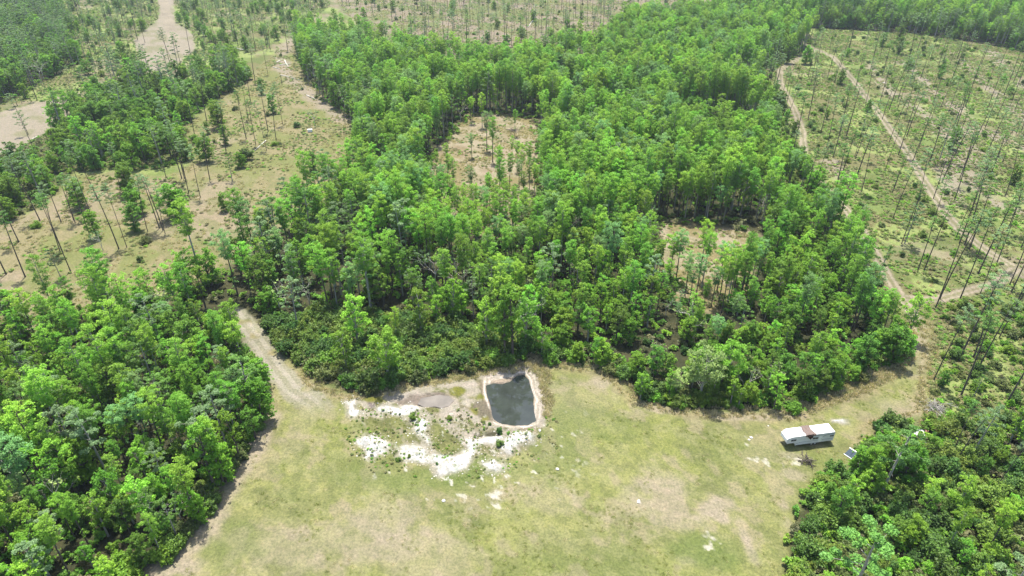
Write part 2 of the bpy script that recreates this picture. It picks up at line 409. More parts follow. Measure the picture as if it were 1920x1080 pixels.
# ------------------------------------------------------------------ tree and shrub kinds (each returns trunk tubes, leaf points, leaf size)
def cypress(r, h=17.0, R=2.5, dense=1.0):
    T = Tubes(); lean = r.normal(size=2) * .35
    tp = [np.array([lean[0] * t * t, lean[1] * t * t, h * t]) for t in (0, .25, .5, .75, .97)]
    T.add([tp[0] + (0, 0, -.3), tp[0] + (0, 0, .6)] + tp[1:], [.30, .2, .16, .13, .08, .03], 6)
    P = []
    u0 = .44 + .16 * r.random()
    asym = r.random() * 6.28
    nb = 24
    for k in range(nb):
        u = (k + .6 * r.random()) / nb
        z = h * (u0 + (1 - u0) * u * .96)
        prof = min(1, .30 + 1.2 * u) * math.sqrt(max(.03, 1 - max(0, (u - .55) / .48) ** 2))
        an = k * 2.4 + r.random() * .9
        L = R * prof * (.55 + .5 * r.random()) * (1 + .22 * math.cos(an - asym))
        t = z / h; c0 = np.array([lean[0] * t * t, lean[1] * t * t, z - .25 * L])
        tip = c0 + np.array([math.cos(an) * L, math.sin(an) * L, .35 * L + .2])
        T.add([c0, tip], [.05, .015], 3)
        P.append(blob(tip, .5 + .28 * r.random(), int(120 * dense), r, .2, .95))
        P.append(blob(c0 + (tip - c0) * .55, .5 + .25 * r.random(), int(54 * dense), r, .2, .8))
        for j in range(2):
            P.append(blob(tip + r.normal(size=3) * .5, .28, int(15 * dense), r, .1, .8))
    P.append(blob(tp[-1] + (0, 0, .1), .75, int(90 * dense), r, .1, .9))
    for k in range(10):                                       # sprigs down the lower stem
        z = h * (.12 + .4 * r.random()); an = r.random() * 6.28; d = .3 + .6 * r.random()
        P.append(blob((lean[0] * (z / h) ** 2 + math.cos(an) * d, lean[1] * (z / h) ** 2 + math.sin(an) * d, z), .45, 14, r, .1, .9))
    return T, np.concatenate(P), .105
def broadleaf(r, h=11.0, R=2.9, dense=1.0, low=.25):
    T = Tubes(); lean = r.normal(size=2) * .5
    top = np.array([lean[0], lean[1], h * .8])
    T.add([(0, 0, -.3), (lean[0] * .1, lean[1] * .1, h * .3), (lean[0] * .5, lean[1] * .5, h * .55), top], [.24, .17, .12, .04], 6)
    P = []; nc = int((25 if low > .1 else 36) * (R / 2.9) ** .5)
    lobes = [r.random() * 6.28 for _ in range(3)]
    for k in range(nc):
        u = (k + .5) / nc; an = k * 2.4 + r.random() * .8
        z = h * (low + (1 - low) * (.08 + .86 * u))
        prof = math.sin(math.pi * (.14 + .74 * u)) ** .75
        rad = R * prof * ((.35 if low > .1 else .3) + .55 * r.random()) * (1 + .22 * math.cos(2 * an + lobes[0]))
        c = np.array([math.cos(an) * rad + lean[0] * u, math.sin(an) * rad + lean[1] * u, z + r.normal() * .3])
        b0 = np.array([lean[0] * .6 * u, lean[1] * .6 * u, max(h * .18, z - rad * .8 - .6)])
        T.add([b0, (b0 + c) / 2 + (0, 0, .15), c], [.07, .045, .015], 4)
        s = (.5 + .45 * r.random()) * (R / 2.9) ** .5
        P.append(blob(c, s, int(170 * dense * s), r, .25, .85))
        for j in range(3):
            q = c + r.normal(size=3) * s * .75
            P.append(blob(q, s * .45, int(20 * dense), r, .2, .7))
    return T, np.concatenate(P), .125
def pine(r, h=21.0, R=1.9, u0=.76, dense=1.0, thick=.15):
    T = Tubes(); lean = r.normal(size=2) * (1.1 if u0 > .7 else .5); h = h * (.9 + .2 * r.random()); thick = thick * (.8 + .5 * r.random())
    def at(t): return np.array([lean[0] * t ** 1.6, lean[1] * t ** 1.6, h * t])
    T.add([at(0) - (0, 0, .3), at(.05), at(.3), at(.6), at(.85), at(.98)], [thick * 1.35, thick, thick * .85, thick * .66, thick * .42, .03], 6)
    P = []; nb = 15
    for k in range(nb):
        u = (k + .3) / nb; t = u0 + (1 - u0) * u; c0 = at(t); an = k * 2.4 + r.random()
        L = R * (math.sin(math.pi * (.22 + .68 * u)) ** .8) * (.5 + .65 * r.random())
        tip = c0 + np.array([math.cos(an) * L, math.sin(an) * L, .22 * L])
        T.add([c0, tip], [.045, .015], 3)
        P.append(blob(tip, .48 + .25 * r.random(), int(80 * dense), r, .15, .6))
        if L > 1: P.append(blob((tip + c0) / 2, .38, int(34 * dense), r, .15, .6))
    P.append(blob(at(1), .55, int(64 * dense), r, .1, .8))
    for k in range(3):                                         # dead stubs below the crown
        c0 = at(u0 * (.75 + .25 * r.random())); an = r.random() * 6.28
        T.add([c0, c0 + (math.cos(an) * .8, math.sin(an) * .8, -.1)], [.03, .01], 3)
    return T, np.concatenate(P), .105
def bare(r, h=10.0, leafy=1.0):
    T = Tubes(); P = []
    def grow(p, d, L, rad, depth):
        q = p + d * L * .5 + r.normal(size=3) * L * .05; e = p + d * L + r.normal(size=3) * L * .08
        T.add([p, q, e], [rad, rad * .8, rad * .55], 5 if depth < 2 else 3)
        if depth >= 4:
            if r.random() < .55 * leafy: P.append(blob(e, .35, 9, r, .1, .8))
            return
        for k in range(3 if depth < 3 else 2):
            nd = d + r.normal(size=3) * (.5 if depth else .4); nd[2] = nd[2] * .8 + .3; nd /= np.linalg.norm(nd)
            grow(e if k else q, nd, L * (.6 + .2 * r.random()), rad * .5, depth + 1)
    d = np.array([r.normal() * .12, r.normal() * .12, 1.0]); d /= np.linalg.norm(d)
    grow(np.array([0, 0, -.2]), d, h * .42, .17, 0)
    if not P: P = [blob((0, 0, h * .8), .4, 6, r)]
    return T, np.concatenate(P), .14
def shrub(r, h=2.2, R=1.7, dense=1.0):
    T = Tubes(); P = []; nc = 16; sq = .55 + .45 * r.random(); rot = r.random() * 3.14
    for k in range(nc):
        an = r.random() * 6.28; rad = R * r.random() ** .6
        hh = h * (.25 + .75 * r.random()) * (1 - .45 * (rad / R) ** 2)
        x, y = math.cos(an) * rad, math.sin(an) * rad * sq
        c = np.array([x * math.cos(rot) - y * math.sin(rot), x * math.sin(rot) + y * math.cos(rot), hh * .85])
        T.add([(c[0] * .3, c[1] * .3, -.1), c * (.8, .8, .6), c + (0, 0, .2)], [.035, .025, .01], 3)
        s = (.3 + .4 * r.random()) * (h / 2.2) ** .5
        P.append(blob(c, s, int(95 * dense), r, .1, 1.0))
        P.append(blob(c - (0, 0, s * .9), s * .9, int(50 * dense), r, .2, .8))
        for q in range(2): P.append(blob(c + r.normal(size=3) * s * .8, s * .35, 16, r, .1, 1.2))
    return T, np.concatenate(P), .11
def snag(r, h=6.0):
    T = Tubes(); T.add([(0, 0, -.2), (.1, 0, h * .5), (.15, .1, h), (.16, .1, h + .15)], [.2, .17, .13, .02], 7)
    T.add([(.1, 0, h * .6), (.7, .2, h * .68)], [.05, .015], 4); T.add([(.1, 0, h * .8), (-.4, -.2, h * .86)], [.04, .012], 4)
    return T, None, 0

KINDS = {}
def variants(kind, fn, n, bark, leafs, kws=({},), seed=1):
    """builds n shapes of a kind, each with a trunk mesh, a crown mesh and both joined"""
    out = []
    for i in range(n):
        r = np.random.default_rng(seed * 100 + i)
        kw = kws[i % len(kws)]
        T, P, ls = fn(r, **kw)
        tv, tf = T.arrays()
        bk = bark if isinstance(bark, str) else bark[i % len(bark)]
        lf = leafs[i % len(leafs)]
        tm = mesh_from(kind + '_trunk', tv, tf, [M[bk]], smooth=True)
        cm = None; jv, jf, mi = tv, tf, np.zeros(len(tf), np.int32); mats = [M[bk]]
        if P is not None:
            lv, lff = leaves(P, ls, r)
            cm = mesh_from(kind + '_crown', lv, lff, [M[lf]])
            jv = np.concatenate([tv, lv]); jf = np.concatenate([tf, lff + len(tv)]); mi = np.concatenate([mi, np.ones(len(lff), np.int32)]); mats = [M[bk], M[lf]]
        jm = mesh_from(kind + '_joined', jv, jf, mats, mi)
        top = float(jv[:, 2].max()); wid = float(np.abs(jv[:, :2]).max())
        out.append(dict(trunk=tm, crown=cm, joined=jm, tone=lf, top=top, wid=wid, bark=bk))
    KINDS[kind] = out
variants('cypress_tree', cypress, 9, ['bark_g', 'bark_d', 'bark_d'], ['cyp_a', 'cyp_b', 'cyp_a', 'cyp_b', 'cyp_a', 'cyp_c', 'cyp_a', 'cyp_b', 'brd_b'],
         ({'R': 2.15}, {'R': 1.75, 'h': 18}, {'R': 2.6, 'h': 16.5}), 2)
variants('broadleaf_tree', broadleaf, 8, ['bark_g', 'bark_d'], ['brd_a', 'brd_b', 'brd_a', 'brd_c', 'brd_a', 'brd_c', 'brd_b', 'brd_a'],
         ({'R': 2.3}, {'R': 1.9, 'h': 12.5}, {'R': 2.8, 'h': 11}), 3)
variants('pine_tree', pine, 9, ['bark_p', 'bark_d'], ['pin_a', 'pin_b', 'pin_a'], ({}, {'R': 1.5, 'u0': .8}, {'R': 2.3, 'u0': .72}), 4)
variants('crowned_pine', pine, 4, 'bark_g', ['pin_b', 'pin_a'], ({'R': 3.4, 'u0': .5, 'h': 14, 'dense': 3.2, 'thick': .2}, {'R': 2.8, 'u0': .45, 'h': 15, 'dense': 2.6, 'thick': .18}), 5)
variants('bare_tree', bare, 4, 'bark_w', ['pale', 'pin_a'], ({'leafy': .5}, {'leafy': 1.4}), 6)
variants('bushy_tree', broadleaf, 5, 'bark_d', ['brd_a', 'brd_c', 'brd_a'], ({'low': .0, 'h': 8.5, 'R': 3.4, 'dense': 1.5}, {'low': .0, 'h': 10, 'R': 2.9, 'dense': 1.5}), 7)
variants('shrub', shrub, 8, 'bark_d', ['shr_a', 'shr_b', 'shr_a', 'shr_e', 'shr_b', 'shr_d', 'shr_e', 'brd_a'], ({'R': 1.5}, {'h': 1.8, 'R': 1.8}, {'h': 3.0, 'R': 1.4}, {'h': 2.4, 'R': 1.2}), 8)
variants('pale_willow', broadleaf, 2, 'bark_g', ['pale', 'brd_b'], ({'h': 9, 'R': 3.4, 'low': .3},), 9)
variants('dead_snag', snag, 2, 'bark_p', ['pale'], ({'h': 4.5}, {'h': 6}), 10)
TONE = {'cyp_a': 'bright green', 'cyp_b': 'mid green', 'cyp_c': 'blue green', 'brd_a': 'leafy green', 'brd_b': 'yellow green', 'brd_c': 'deep green', 'pin_a': 'grey green',
        'pin_b': 'dark green', 'shr_a': 'olive', 'shr_b': 'fresh green', 'shr_c': 'brownish', 'shr_d': 'dull-olive', 'shr_e': 'dark-green', 'pale': 'pale'}

# ------------------------------------------------------------------ ground
def build_ground():
    pys = np.concatenate([np.array([-222, -216, -208, -198, -185, -170, -150, -130, -110, -90, -70, -55, -40, -28, -18, -9]),
                          np.arange(0, 1100, 2.5), np.arange(1100, 1700, 12)])
    us = np.concatenate([np.linspace(-6000, -1500, 10)[:-1], np.linspace(-1500, -80, 60)[:-1], np.arange(-80, 2001, 2.6), np.linspace(2020, 3500, 60), np.linspace(3600, 8000, 9)])
    U, V = np.meshgrid(us, pys)
    X, Y = gnd(U, V)
    # below the picture the sheet runs on under and behind the camera
    extra = [-1, -60, -400, -3000]
    last_x = X[-1]
    for e in extra:
        X = np.vstack([X, last_x * (1 + abs(e) / 60.0)]); Y = np.vstack([Y, np.full_like(last_x, float(e))])
    h, w = X.shape
    x, y = X.ravel(), Y.ravel()
    far = np.hypot(x, y) > 1500
    z = height(x, y); z[far] = 0
    w1 = (fbm(x, y, 9, 4, 1) - .5); w2 = (fbm(x, y, 2.5, 3, 2) - .5); big = fbm(x, y, 45, 4, 5); mid = fbm(x, y, 14, 4, 6); fine = fbm(x, y, 3.2, 3, 8)
    def C(*c): return np.array(c, float)
    A = np.empty((len(x), 3)); A[:] = C(.155, .185, .06)
    cls = np.zeros(len(x), np.int32)         # 0 scrub
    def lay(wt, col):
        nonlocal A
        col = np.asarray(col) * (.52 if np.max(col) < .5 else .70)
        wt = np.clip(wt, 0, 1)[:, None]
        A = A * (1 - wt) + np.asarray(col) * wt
    # scrubland: green, straw and bare soil patches
    lay(sm(.47, .6, mid + w2 * .25), C(.21, .20, .085)); lay(sm(.58, .68, fbm(x, y, 20, 4, 12) + w2 * .3) * .75, C(.33, .27, .19))
    lay(sm(.5, .62, fbm(x, y, 11, 4, 14) + w2 * .2) * .6, C(.13, .19, .045))
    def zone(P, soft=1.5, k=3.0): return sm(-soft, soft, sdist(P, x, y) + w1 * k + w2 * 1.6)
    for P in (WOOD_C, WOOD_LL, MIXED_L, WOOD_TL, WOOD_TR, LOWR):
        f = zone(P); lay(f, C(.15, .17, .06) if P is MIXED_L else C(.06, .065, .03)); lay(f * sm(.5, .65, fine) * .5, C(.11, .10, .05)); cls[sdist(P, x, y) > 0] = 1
    f = zone(TOPBARE, 3, 6); lay(f, C(.30, .245, .175)); lay(f * sm(.44, .56, mid + w2 * .3), C(.19, .215, .08)); cls[sdist(TOPBARE, x, y) > 0] = 4
    f = zone(FIELD, 2.5, 5); lay(f, C(.30, .26, .135)); lay(f * sm(.44, .58, fbm(x, y, 10, 4, 31)), C(.235, .245, .09)); lay(f * sm(.56, .68, fbm(x, y, 22, 4, 32)) * .8, C(.35, .285, .19)); lay(f * sm(.52, .62, fbm(x, y, 4, 4, 38)) * .5, C(.19, .21, .07))
    cls[sdist(FIELD, x, y) > 0] = 4
    for P in (CLR1, CLR2):
        f = zone(P, 1.5, 3); lay(f, C(.39, .33, .225)); lay(f * sm(.5, .6, fbm(x, y, 3.2, 4, 37)) * .7, C(.27, .24, .13)); lay(f * sm(.5, .62, fbm(x, y, 7, 4, 35)), C(.28, .235, .115)); lay(f * sm(.62, .75, fbm(x, y, 9, 3, 36)) * .5, C(.34, .25, .18)); cls[sdist(P, x, y) > 0] = 5
    # the meadow
    dm = sdist(MEADOW, x, y)
    f = sm(-1, 1.2, dm + w1 * 1.5 + w2 * 1.2)
    g = C(.26, .275, .088)
    lay(f, g); lay(f * sm(.42, .62, mid + w2 * .3) * .8, C(.30, .30, .115)); lay(f * sm(.46, .62, fbm(x, y, 7, 5, 41)) * .65, C(.175, .195, .07)); lay(f * sm(.54, .7, big) * .4, C(.33, .31, .15)); lay(f * sm(.52, .60, fbm(x, y, 1.6, 4, 47)) * .4, C(.15, .165, .065)); lay(f * sm(.54, .62, fbm(x, y, 2.1, 4, 48)) * .4, C(.34, .33, .155))
    lay(f * sm(.58, .7, fbm(x, y, 3.5, 4, 45)) * .5, C(.37, .31, .20))
    cls[dm > 0] = 2
    px, py, _ = pic(x, y)
    edge = f * sm(3.0, .2, np.abs(dm - .6) + w1 * 4)
    lay(edge * .7 * (py < 850), C(.33, .265, .16))
    for (cx, cy, rx, ry, s) in TANP:
        gx, gy = gnd(cx, cy); mx, _ = gnd(cx + rx, cy); _, my = gnd(cx, cy - ry)
        d = np.hypot((x - gx) / (mx - gx), (y - gy) / (my - gy))
        lay(f * s * sm(1.25, .55, d + w1 * 1.6 + w2 * 1.1 + (fine - .5) * .6), C(.40, .335, .245))
    for (cx, cy, rx, ry, s) in GRNP:
        gx, gy = gnd(cx, cy); mx, _ = gnd(cx + rx, cy); _, my = gnd(cx, cy - ry)
        d = np.hypot((x - gx) / (mx - gx), (y - gy) / (my - gy))
        lay(f * s * sm(1.25, .5, d + w1 * 1.5 + w2 * .8), C(.175, .215, .065))
    tn = C(.40, .335, .24)
    # bare areas, tracks
    for P in (BARE_L, BARE_TL):
        lay(zone(P, 1.2, 5), C(.35, .30, .225)); lay(zone(P, 1.2, 5) * sm(.5, .62, fbm(x, y, 9, 4, 15)) * .7, C(.24, .235, .12)); cls[sdist(P, x, y) + w1 * 2 > 0] = 6
    for P in WINDROWS + [FIELDPATH]:
        lay(sm(5.5, 1.0, ldist(P, x, y) + w1 * 9 + w2 * 3) * .85, C(.36, .30, .23))
    tcls = {}
    for i, (nm, (P, wd)) in enumerate(TRACKS.items()):
        tone_ = .62 + .5 * fbm(x, y, 8, 3, 200 + i)[:, None]
        d = ldist(P, x, y)
        dd = d + w2 * 1.8 + w1 * 1.8
        wgt = sm(wd + .7, wd - .3, dd)
        col = np.where((np.abs(d - wd * .55) < .42)[:, None], C(.43, .365, .265), C(.28, .26, .145)) * tone_ if wd < 2.5 else C(.40, .34, .25) * tone_
        if nm == 'entry_track': wgt = wgt * sm(.32, .5, fine + .12) * sm(790, 740, py); col = np.where((np.abs(d - 1.0) < .5)[:, None], C(.44, .40, .31), C(.36, .335, .235)) * tone_
        if nm == 'sandy_track': wgt = wgt * np.where(py > 600, .35, 1)
        lay(wgt, col); cls[(d + w2 < wd)] = 10 + i; tcls[10 + i] = nm
    lay(sm(3.4, .9, ldist(poly([(506,785),(472,848),(442,898),(425,940),(385,990),(330,1050),(270,1100)]), x, y) + w1 * 3 + w2 * 2.4) * .85, tn)
    # the sand pit
    dp = sdist(PIT, x, y) + w2 * 2 + w1 * 1.5
    fp = sm(-.6, .8, dp)
    lay(fp, C(.31, .27, .18)); lay(fp * sm(.44, .56, fbm(x, y, 3, 4, 51)), C(.18, .185, .065)); lay(fp * sm(.52, .62, fbm(x, y, 1.4, 3, 57)) * .6, C(.15, .14, .07)); lay(fp * sm(.50, .60, fbm(x, y, 2.2, 4, 52)) * .75, C(.47, .42, .34))
    lowp_ = fp * sm(775, 800, py + w2 * 40) * sm(935, 880, px + w1 * 60); lay(lowp_ * sm(.38, .5, fbm(x, y, 4, 4, 58)), C(.22, .225, .085)); lay(lowp_ * sm(.5, .6, fbm(x, y, 1.8, 4, 59)) * .8, C(.14, .15, .055))
    cls[sdist(PIT, x, y) > 0] = 7
    pr_ = sdist(PONDRIM, x, y) + w2 * .8; lay(sm(-.5, .3, pr_), C(.40, .32, .245)); lay(sm(.32, .0, np.abs(pr_ - .45)) * .9, C(.72, .66, .58)); lay(sm(.3, .0, np.abs(pr_ + .35)) * .85, C(.13, .10, .06)); lay(sm(.35, .0, np.abs(pr_ - 1.3)) * .85, C(.66, .6, .52))
    lay(sm(-.3, .4, sdist(MUD1, x, y) + w2 * .8), C(.25, .205, .165)); lay(sm(-.3, .4, sdist(MUD2, x, y) + w2), C(.20, .17, .12))
    lay(sm(-.3, .4, sdist(poly([(687,755),(704,752),(706,765),(692,770)]), x, y) + w2), C(.24, .20, .18))
    for P in ALGAE: lay(sm(-.4, .3, sdist(P, x, y) + w2 * 1.4) * .85, C(.20, .20, .035))
    for P, wd in PALE: lay(sm(wd + .6, wd - .2, ldist(P, x, y, 8) + w2 * 2.4) * .75, C(.44, .385, .315))
    for P in WHITE:
        d = sdist(P, x, y) + w2 * 1.5 + (.25 if P is not WHITE[7] else -.5)
        d = d + (fbm(x, y, 1.1, 3, 66) - .5) * 1.2; lay(sm(-.9, .1, d) * .6, C(.45, .41, .34)); lay(sm(.0, .6, d) * .9, C(.54, .53, .505)); lay(sm(.1, .4, d) * sm(.56, .66, fbm(x, y, 1.2, 4, 61)) * .7, C(.46, .43, .37))
    for P in DARKPUD: lay(sm(-.2, .3, sdist(P, x, y)), C(.09, .085, .05))
    near = sm(16, 2, np.hypot(x - gnd(880, 830)[0], (y - gnd(880, 830)[1]) * 1.4) * .55)
    lay(near * f * sm(.74, .78, fbm(x, y, 1.3, 3, 63)) * (1 - fp * .5), C(.55, .52, .46))
    for (cx, cy, rr) in ((1408,825,.5),(932,925,1.0),(945,938,1.2),(1197,945,.5),(1420,858,.8),(1480,858,1.2),(1330,1022,.9)):
        gx, gy = gnd(cx, cy); lay(sm(rr + .5, rr - .4, np.hypot(x - gx, y - gy) + 1.0 + w2 * 4.5 + (fbm(x, y, 1.2, 3, 64) - .5) * 5) * .7, C(.50, .46, .39))
    lay(sm(.2, 1.0, sdist(POND, x, y)), C(.10, .085, .05)); cls[sdist(POND, x, y) > .1] = 8
    A[far] = C(.07, .11, .035)
    idx = np.arange(h * w).reshape(h, w)
    q = np.stack([idx[:-1, :-1], idx[1:, :-1], idx[1:, 1:], idx[:-1, 1:]], -1).reshape(-1, 4)
    qc = cls[q].max(1)
    V3 = np.stack([x, y, z], 1).astype(np.float32)
    names = {0: 'scrubland_ground', 1: 'forest_floor_ground', 2: 'meadow_ground', 4: 'dry_field_ground', 5: 'woodland_clearing_ground', 6: 'bare_soil_ground', 7: 'sand_pit_ground', 8: 'pond_bed_ground'}
    labels = {0: 'scrubby open ground of green and straw patches between the pines', 1: 'dark leaf-strewn soil under the trees', 2: 'open mown grass clearing, yellow green with bare tan patches',
              4: 'dry straw-coloured rough grassland with scattered pines', 5: 'dry tan open patches inside the wood', 6: 'bare pale sandy soil by the upper left roads',
              7: 'dug sand pit with white spoil, mud and algae around the pond', 8: 'sunken bed of the dark pond'}
    labels.update({10: 'long pale dirt track running diagonally through the thinned pines', 11: 'winding sandy track along the edge of the central wood', 12: 'short sandy track joining the two right tracks',
                   12: 'short sandy track joining the two right tracks', 13: 'worn grassy track leaving the meadow between the two woods', 14: 'wide pale sandy road at the top left', 15: 'pale road entering from the left edge'})
    names.update(tcls)
    for c in np.unique(qc):
        f4 = q[qc == c]
        used, inv = np.unique(f4, return_inverse=True)
        me = mesh_from(names[int(c)], V3[used], inv.reshape(-1, 4).astype(np.int32), [M['ground']], smooth=True)
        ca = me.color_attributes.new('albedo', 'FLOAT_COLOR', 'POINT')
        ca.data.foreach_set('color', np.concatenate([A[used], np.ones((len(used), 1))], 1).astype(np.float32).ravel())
        o = link(names[int(c)], me); tag(o, kind='structure'); o['label'] = labels[int(c)]
build_ground()

def water_sheet(name, P, z, mat, label, grow=1.0):
    c = P.mean(0); Q = c + (P - c) * grow; D = []
    for i in range(len(Q)):
        for t in np.linspace(0, 1, 6)[:-1]:
            q = Q[i] * (1 - t) + Q[(i + 1) % len(Q)] * t; k = fbm(np.array([q[0]]), np.array([q[1]]), 1.6, 3, 150)[0] - .5
            D.append(q + (q - c) / np.linalg.norm(q - c) * k * .9)
    Q = D
    n = 6; pts = [(float(a), float(b), z) for a, b in Q]
    me = bpy.data.meshes.new(name); me.from_pydata(pts, [], [list(range(len(pts)))[::-1]]); me.materials.append(mat)
    o = link(name, me)
    if me.polygons[0].normal.z < 0: me.flip_normals()
    tag(o, kind='structure'); o['label'] = label
water_sheet('pond_water', POND, -.5, M['water'], 'still dark water of the pond reflecting the trees', 1.03)
water_sheet('puddle_water', PUDDLE, .02, M['muddy'], 'shallow murky grey brown puddle left of the pond', 1.02)

# ------------------------------------------------------------------ plant the trees
PLACED = []     # kind, variant, x, y, scale, rot, zone, label or None
TR_ALL = [P for P, w in TRACKS.values()]
def free_of_tracks(x, y, gap):
    d = np.full(x.shape, 99.)
    for nm, (P, w) in TRACKS.items():
        d = np.minimum(d, ldist(P, x, y) - w)
    return d > gap
CLAIMED = []
def pick_variant(k, x, y, r):
    n = len(KINDS[k])
    if r.random() < .45: return int(r.integers(n))
    a = float(fbm(np.array([x]), np.array([y]), 16, 2, 83 + len(k))[0])
    return int(min(n - 1, max(0, (a - .22) / .56 * n + r.normal() * .5)))
def kind_small(k): return k == 'shrub'
def fill(zone, P, spacing, mix, smin, smax, excl=(), gap=1.5, ymin=None, thin=None, seed=0, ragged=2.0, claim=True, pymin=-45):
    r = np.random.default_rng(900 + seed)
    mn, mxx = P.min(0), P.max(0)
    mn = np.maximum(mn, (-700, 20)); mxx = np.minimum(mxx, (700, 820))
    xs = np.arange(mn[0], mxx[0], spacing); ys = np.arange(mn[1], mxx[1], spacing * .87)
    X, Y = np.meshgrid(xs, ys); X[1::2] += spacing / 2
    x = (X + r.uniform(-.38, .38, X.shape) * spacing).ravel(); y = (Y + r.uniform(-.38, .38, X.shape) * spacing).ravel()
    px, py, d = pic(x, y)
    m = (px > -170) & (px < 2090) & (py > pymin) & (py < 1260)
    x, y, px, py = x[m], y[m], px[m], py[m]
    m = sdist(P, x, y) + (fbm(x, y, 6, 2, 70) - .5) * ragged > 0
    for E in list(excl) + CLAIMED: m &= sdist(E, x, y) < 0
    m &= free_of_tracks(x, y, gap)
    if thin is not None: m &= thin(x, y, px, py, r)
    x, y, px, py = x[m], y[m], px[m], py[m]
    patch = fbm(x, y, 18, 2, 77); hp = fbm(x, y, 8, 2, 78)
    for i in range(len(x)):
        mm = mix(px[i], py[i]) if callable(mix) else mix
        ks = list(mm); ww = np.array([mm[k] for k in ks], float)
        for q, k in enumerate(ks):
            if k in ('broadleaf_tree', 'bushy_tree'): ww[q] *= .4 + 2.4 * max(0, patch[i] - .25)
        k = ks[r.choice(len(ks), p=ww / ww.sum())]
        s = smin + (smax - smin) * r.random() if kind_small(k) else smin - .08 + (smax - smin + .16) * min(1, max(0, .55 * r.random() + .45 * (hp[i] - .25) * 2))
        if 'meadow exit' in zone and k != 'shrub': s *= .5
        if 'thicket' in zone and k != 'shrub': s *= .5
        vv = pick_variant(k, x[i], y[i], r)
        if k == 'shrub' and ('thicket' in zone or 'belt' in zone) and r.random() < .75: vv = int(r.choice([0, 2, 3, 5, 6]))
        if 'edge of the' in zone and k != 'shrub': s *= .75
        PLACED.append([k, vv, float(x[i]), float(y[i]), s, r.random() * 6.28, zone, None])
    if claim: CLAIMED.append(P)
def put(kind, px, py, s=1.0, var=None, zone='', label=None, rot=None):
    x, y = gnd(px, py)
    PLACED.append([kind, R_.randrange(len(KINDS[kind])) if var is None else var, float(x), float(y), s, R_.random() * 6.28 if rot is None else rot, zone, label])

# single pines seen in the photograph, by the foot of the trunk
PINES_R = [(1455,145),(1515,145),(1532,117),(1551,147),(1576,125),(1515,225),(1539,250),(1550,277),(1574,250),(1562,295),(1587,255),(1604,297),(1622,200),(1602,172),(1654,142),(1650,190),(1654,224),
 (1667,206),(1667,267),(1684,292),(1701,122),(1700,255),(1710,307),(1722,280),(1726,147),(1740,309),(1750,305),(1760,122),(1761,145),(1746,107),(1780,162),(1779,210),(1785,262),(1781,305),(1810,309),
 (1810,200),(1825,155),(1847,240),(1850,207),(1847,170),(1851,287),(1865,306),(1882,180),(1897,190),(1900,155),(1915,245),(1487,285),(1471,195),(1576,337),(1598,357),(1615,360),(1660,318),(1674,410),
 (1691,455),(1714,403),(1750,372),(1766,342),(1789,377),(1799,336),(1857,329),(1799,455),(1818,403),(1809,458),(1818,466),(1870,490),(1889,432),(1721,506),(1733,506),(1763,558),(1801,558),(1835,511),
 (1893,534),(1896,548),(1915,463),(1868,442),(1916,558),(1755,575),(1901,580),(1751,712),(1802,666),(1826,668),(1836,688),(1802,741),(1874,632),(1887,757),(1838,550),(1791,868),(1784,852),(1865,918),
 (1930,300),(1940,380),(1950,500),(1945,640),(1960,720),(1935,820),(1970,560),(1980,450),(2010,600),(1630,140),(1680,90),(1720,95),(1795,110),(1840,120),(1870,135),(1915,130),(1590,100)]
PINES_L = [(47,518),(35,453),(11,513),(75,414),(113,472),(117,471),(115,417),(141,417),(138,413),(171,449),(183,375),(171,403),(223,467),(238,464),(277,434),(299,428),(310,439),(306,432),(312,334),
 (227,357),(346,335),(341,335),(354,362),(376,371),(132,508),(53,252),(79,316),(367,260),(466,225),(480,272),(462,261),(503,247),(518,263),(531,237),(500,283),(503,142),(479,156),(388,228),(394,338),
 (470,190),(422,171),(507,94),(460,92),(447,88),(349,338),(424,283),(540,96),(-20,430),(-30,520),(-12,470)]
PINES_TL = [(323,120),(319,121),(282,143),(258,74),(272,80),(232,93),(189,96),(158,88),(174,88),(229,160),(274,158),(284,184),(126,58),(16,188),(356,94),(378,84),(150,40),(200,50),(240,40),(400,60),(430,50),(470,40),
 (500,60),(350,40),(390,20),(440,15),(520,25),(130,100),(205,120),(250,120)]
PINES_TC = [(735,38),(777,47),(797,61),(816,77),(831,74),(771,64),(870,71),(860,54),(897,57),(907,90),(917,93),(920,90),(946,70),(951,90),(959,87),(975,87),(1003,85),(1029,73),(1009,58),(1044,38),(1079,32),
 (1088,32),(1110,32),(1126,45),(1067,38),(1057,41),(1133,26),(783,17),(812,29),(835,29),(882,47),(926,73),(850,76),(1091,20),(700,30),(720,10),(760,5),(900,20),(930,30),(960,10),(1000,15),(1040,5),(1150,15),
 (1180,20),(1210,8),(870,10),(990,40),(690,50),(1250,18)]
for p in PINES_R:
    lab = None
    if p == (1751,712): lab = 'tall pale-trunked pine leaning over the scrub just right of the meadow exit'
    if p == (1791,868): lab = 'tall slanting pine standing in the lower right thicket above the debris'
    if p == (1865,918): lab = 'bare-stemmed pine deep in the lower right thicket near the photo edge'
    put('pine_tree', *p, s=(.55 if p[1] > 800 else .78 + .3 * R_.random()), zone='the thinned pines on the right', label=lab)
for p in PINES_L: put('pine_tree', *p, s=.72 + .25 * R_.random(), zone='the dry field on the left')
for p in PINES_TL: put('pine_tree', *p, s=.75 + .3 * R_.random(), zone='the upper left scrub')
for p in PINES_TC: put('pine_tree', *p, s=.75 + .35 * R_.random(), zone='the bare strip at the top')
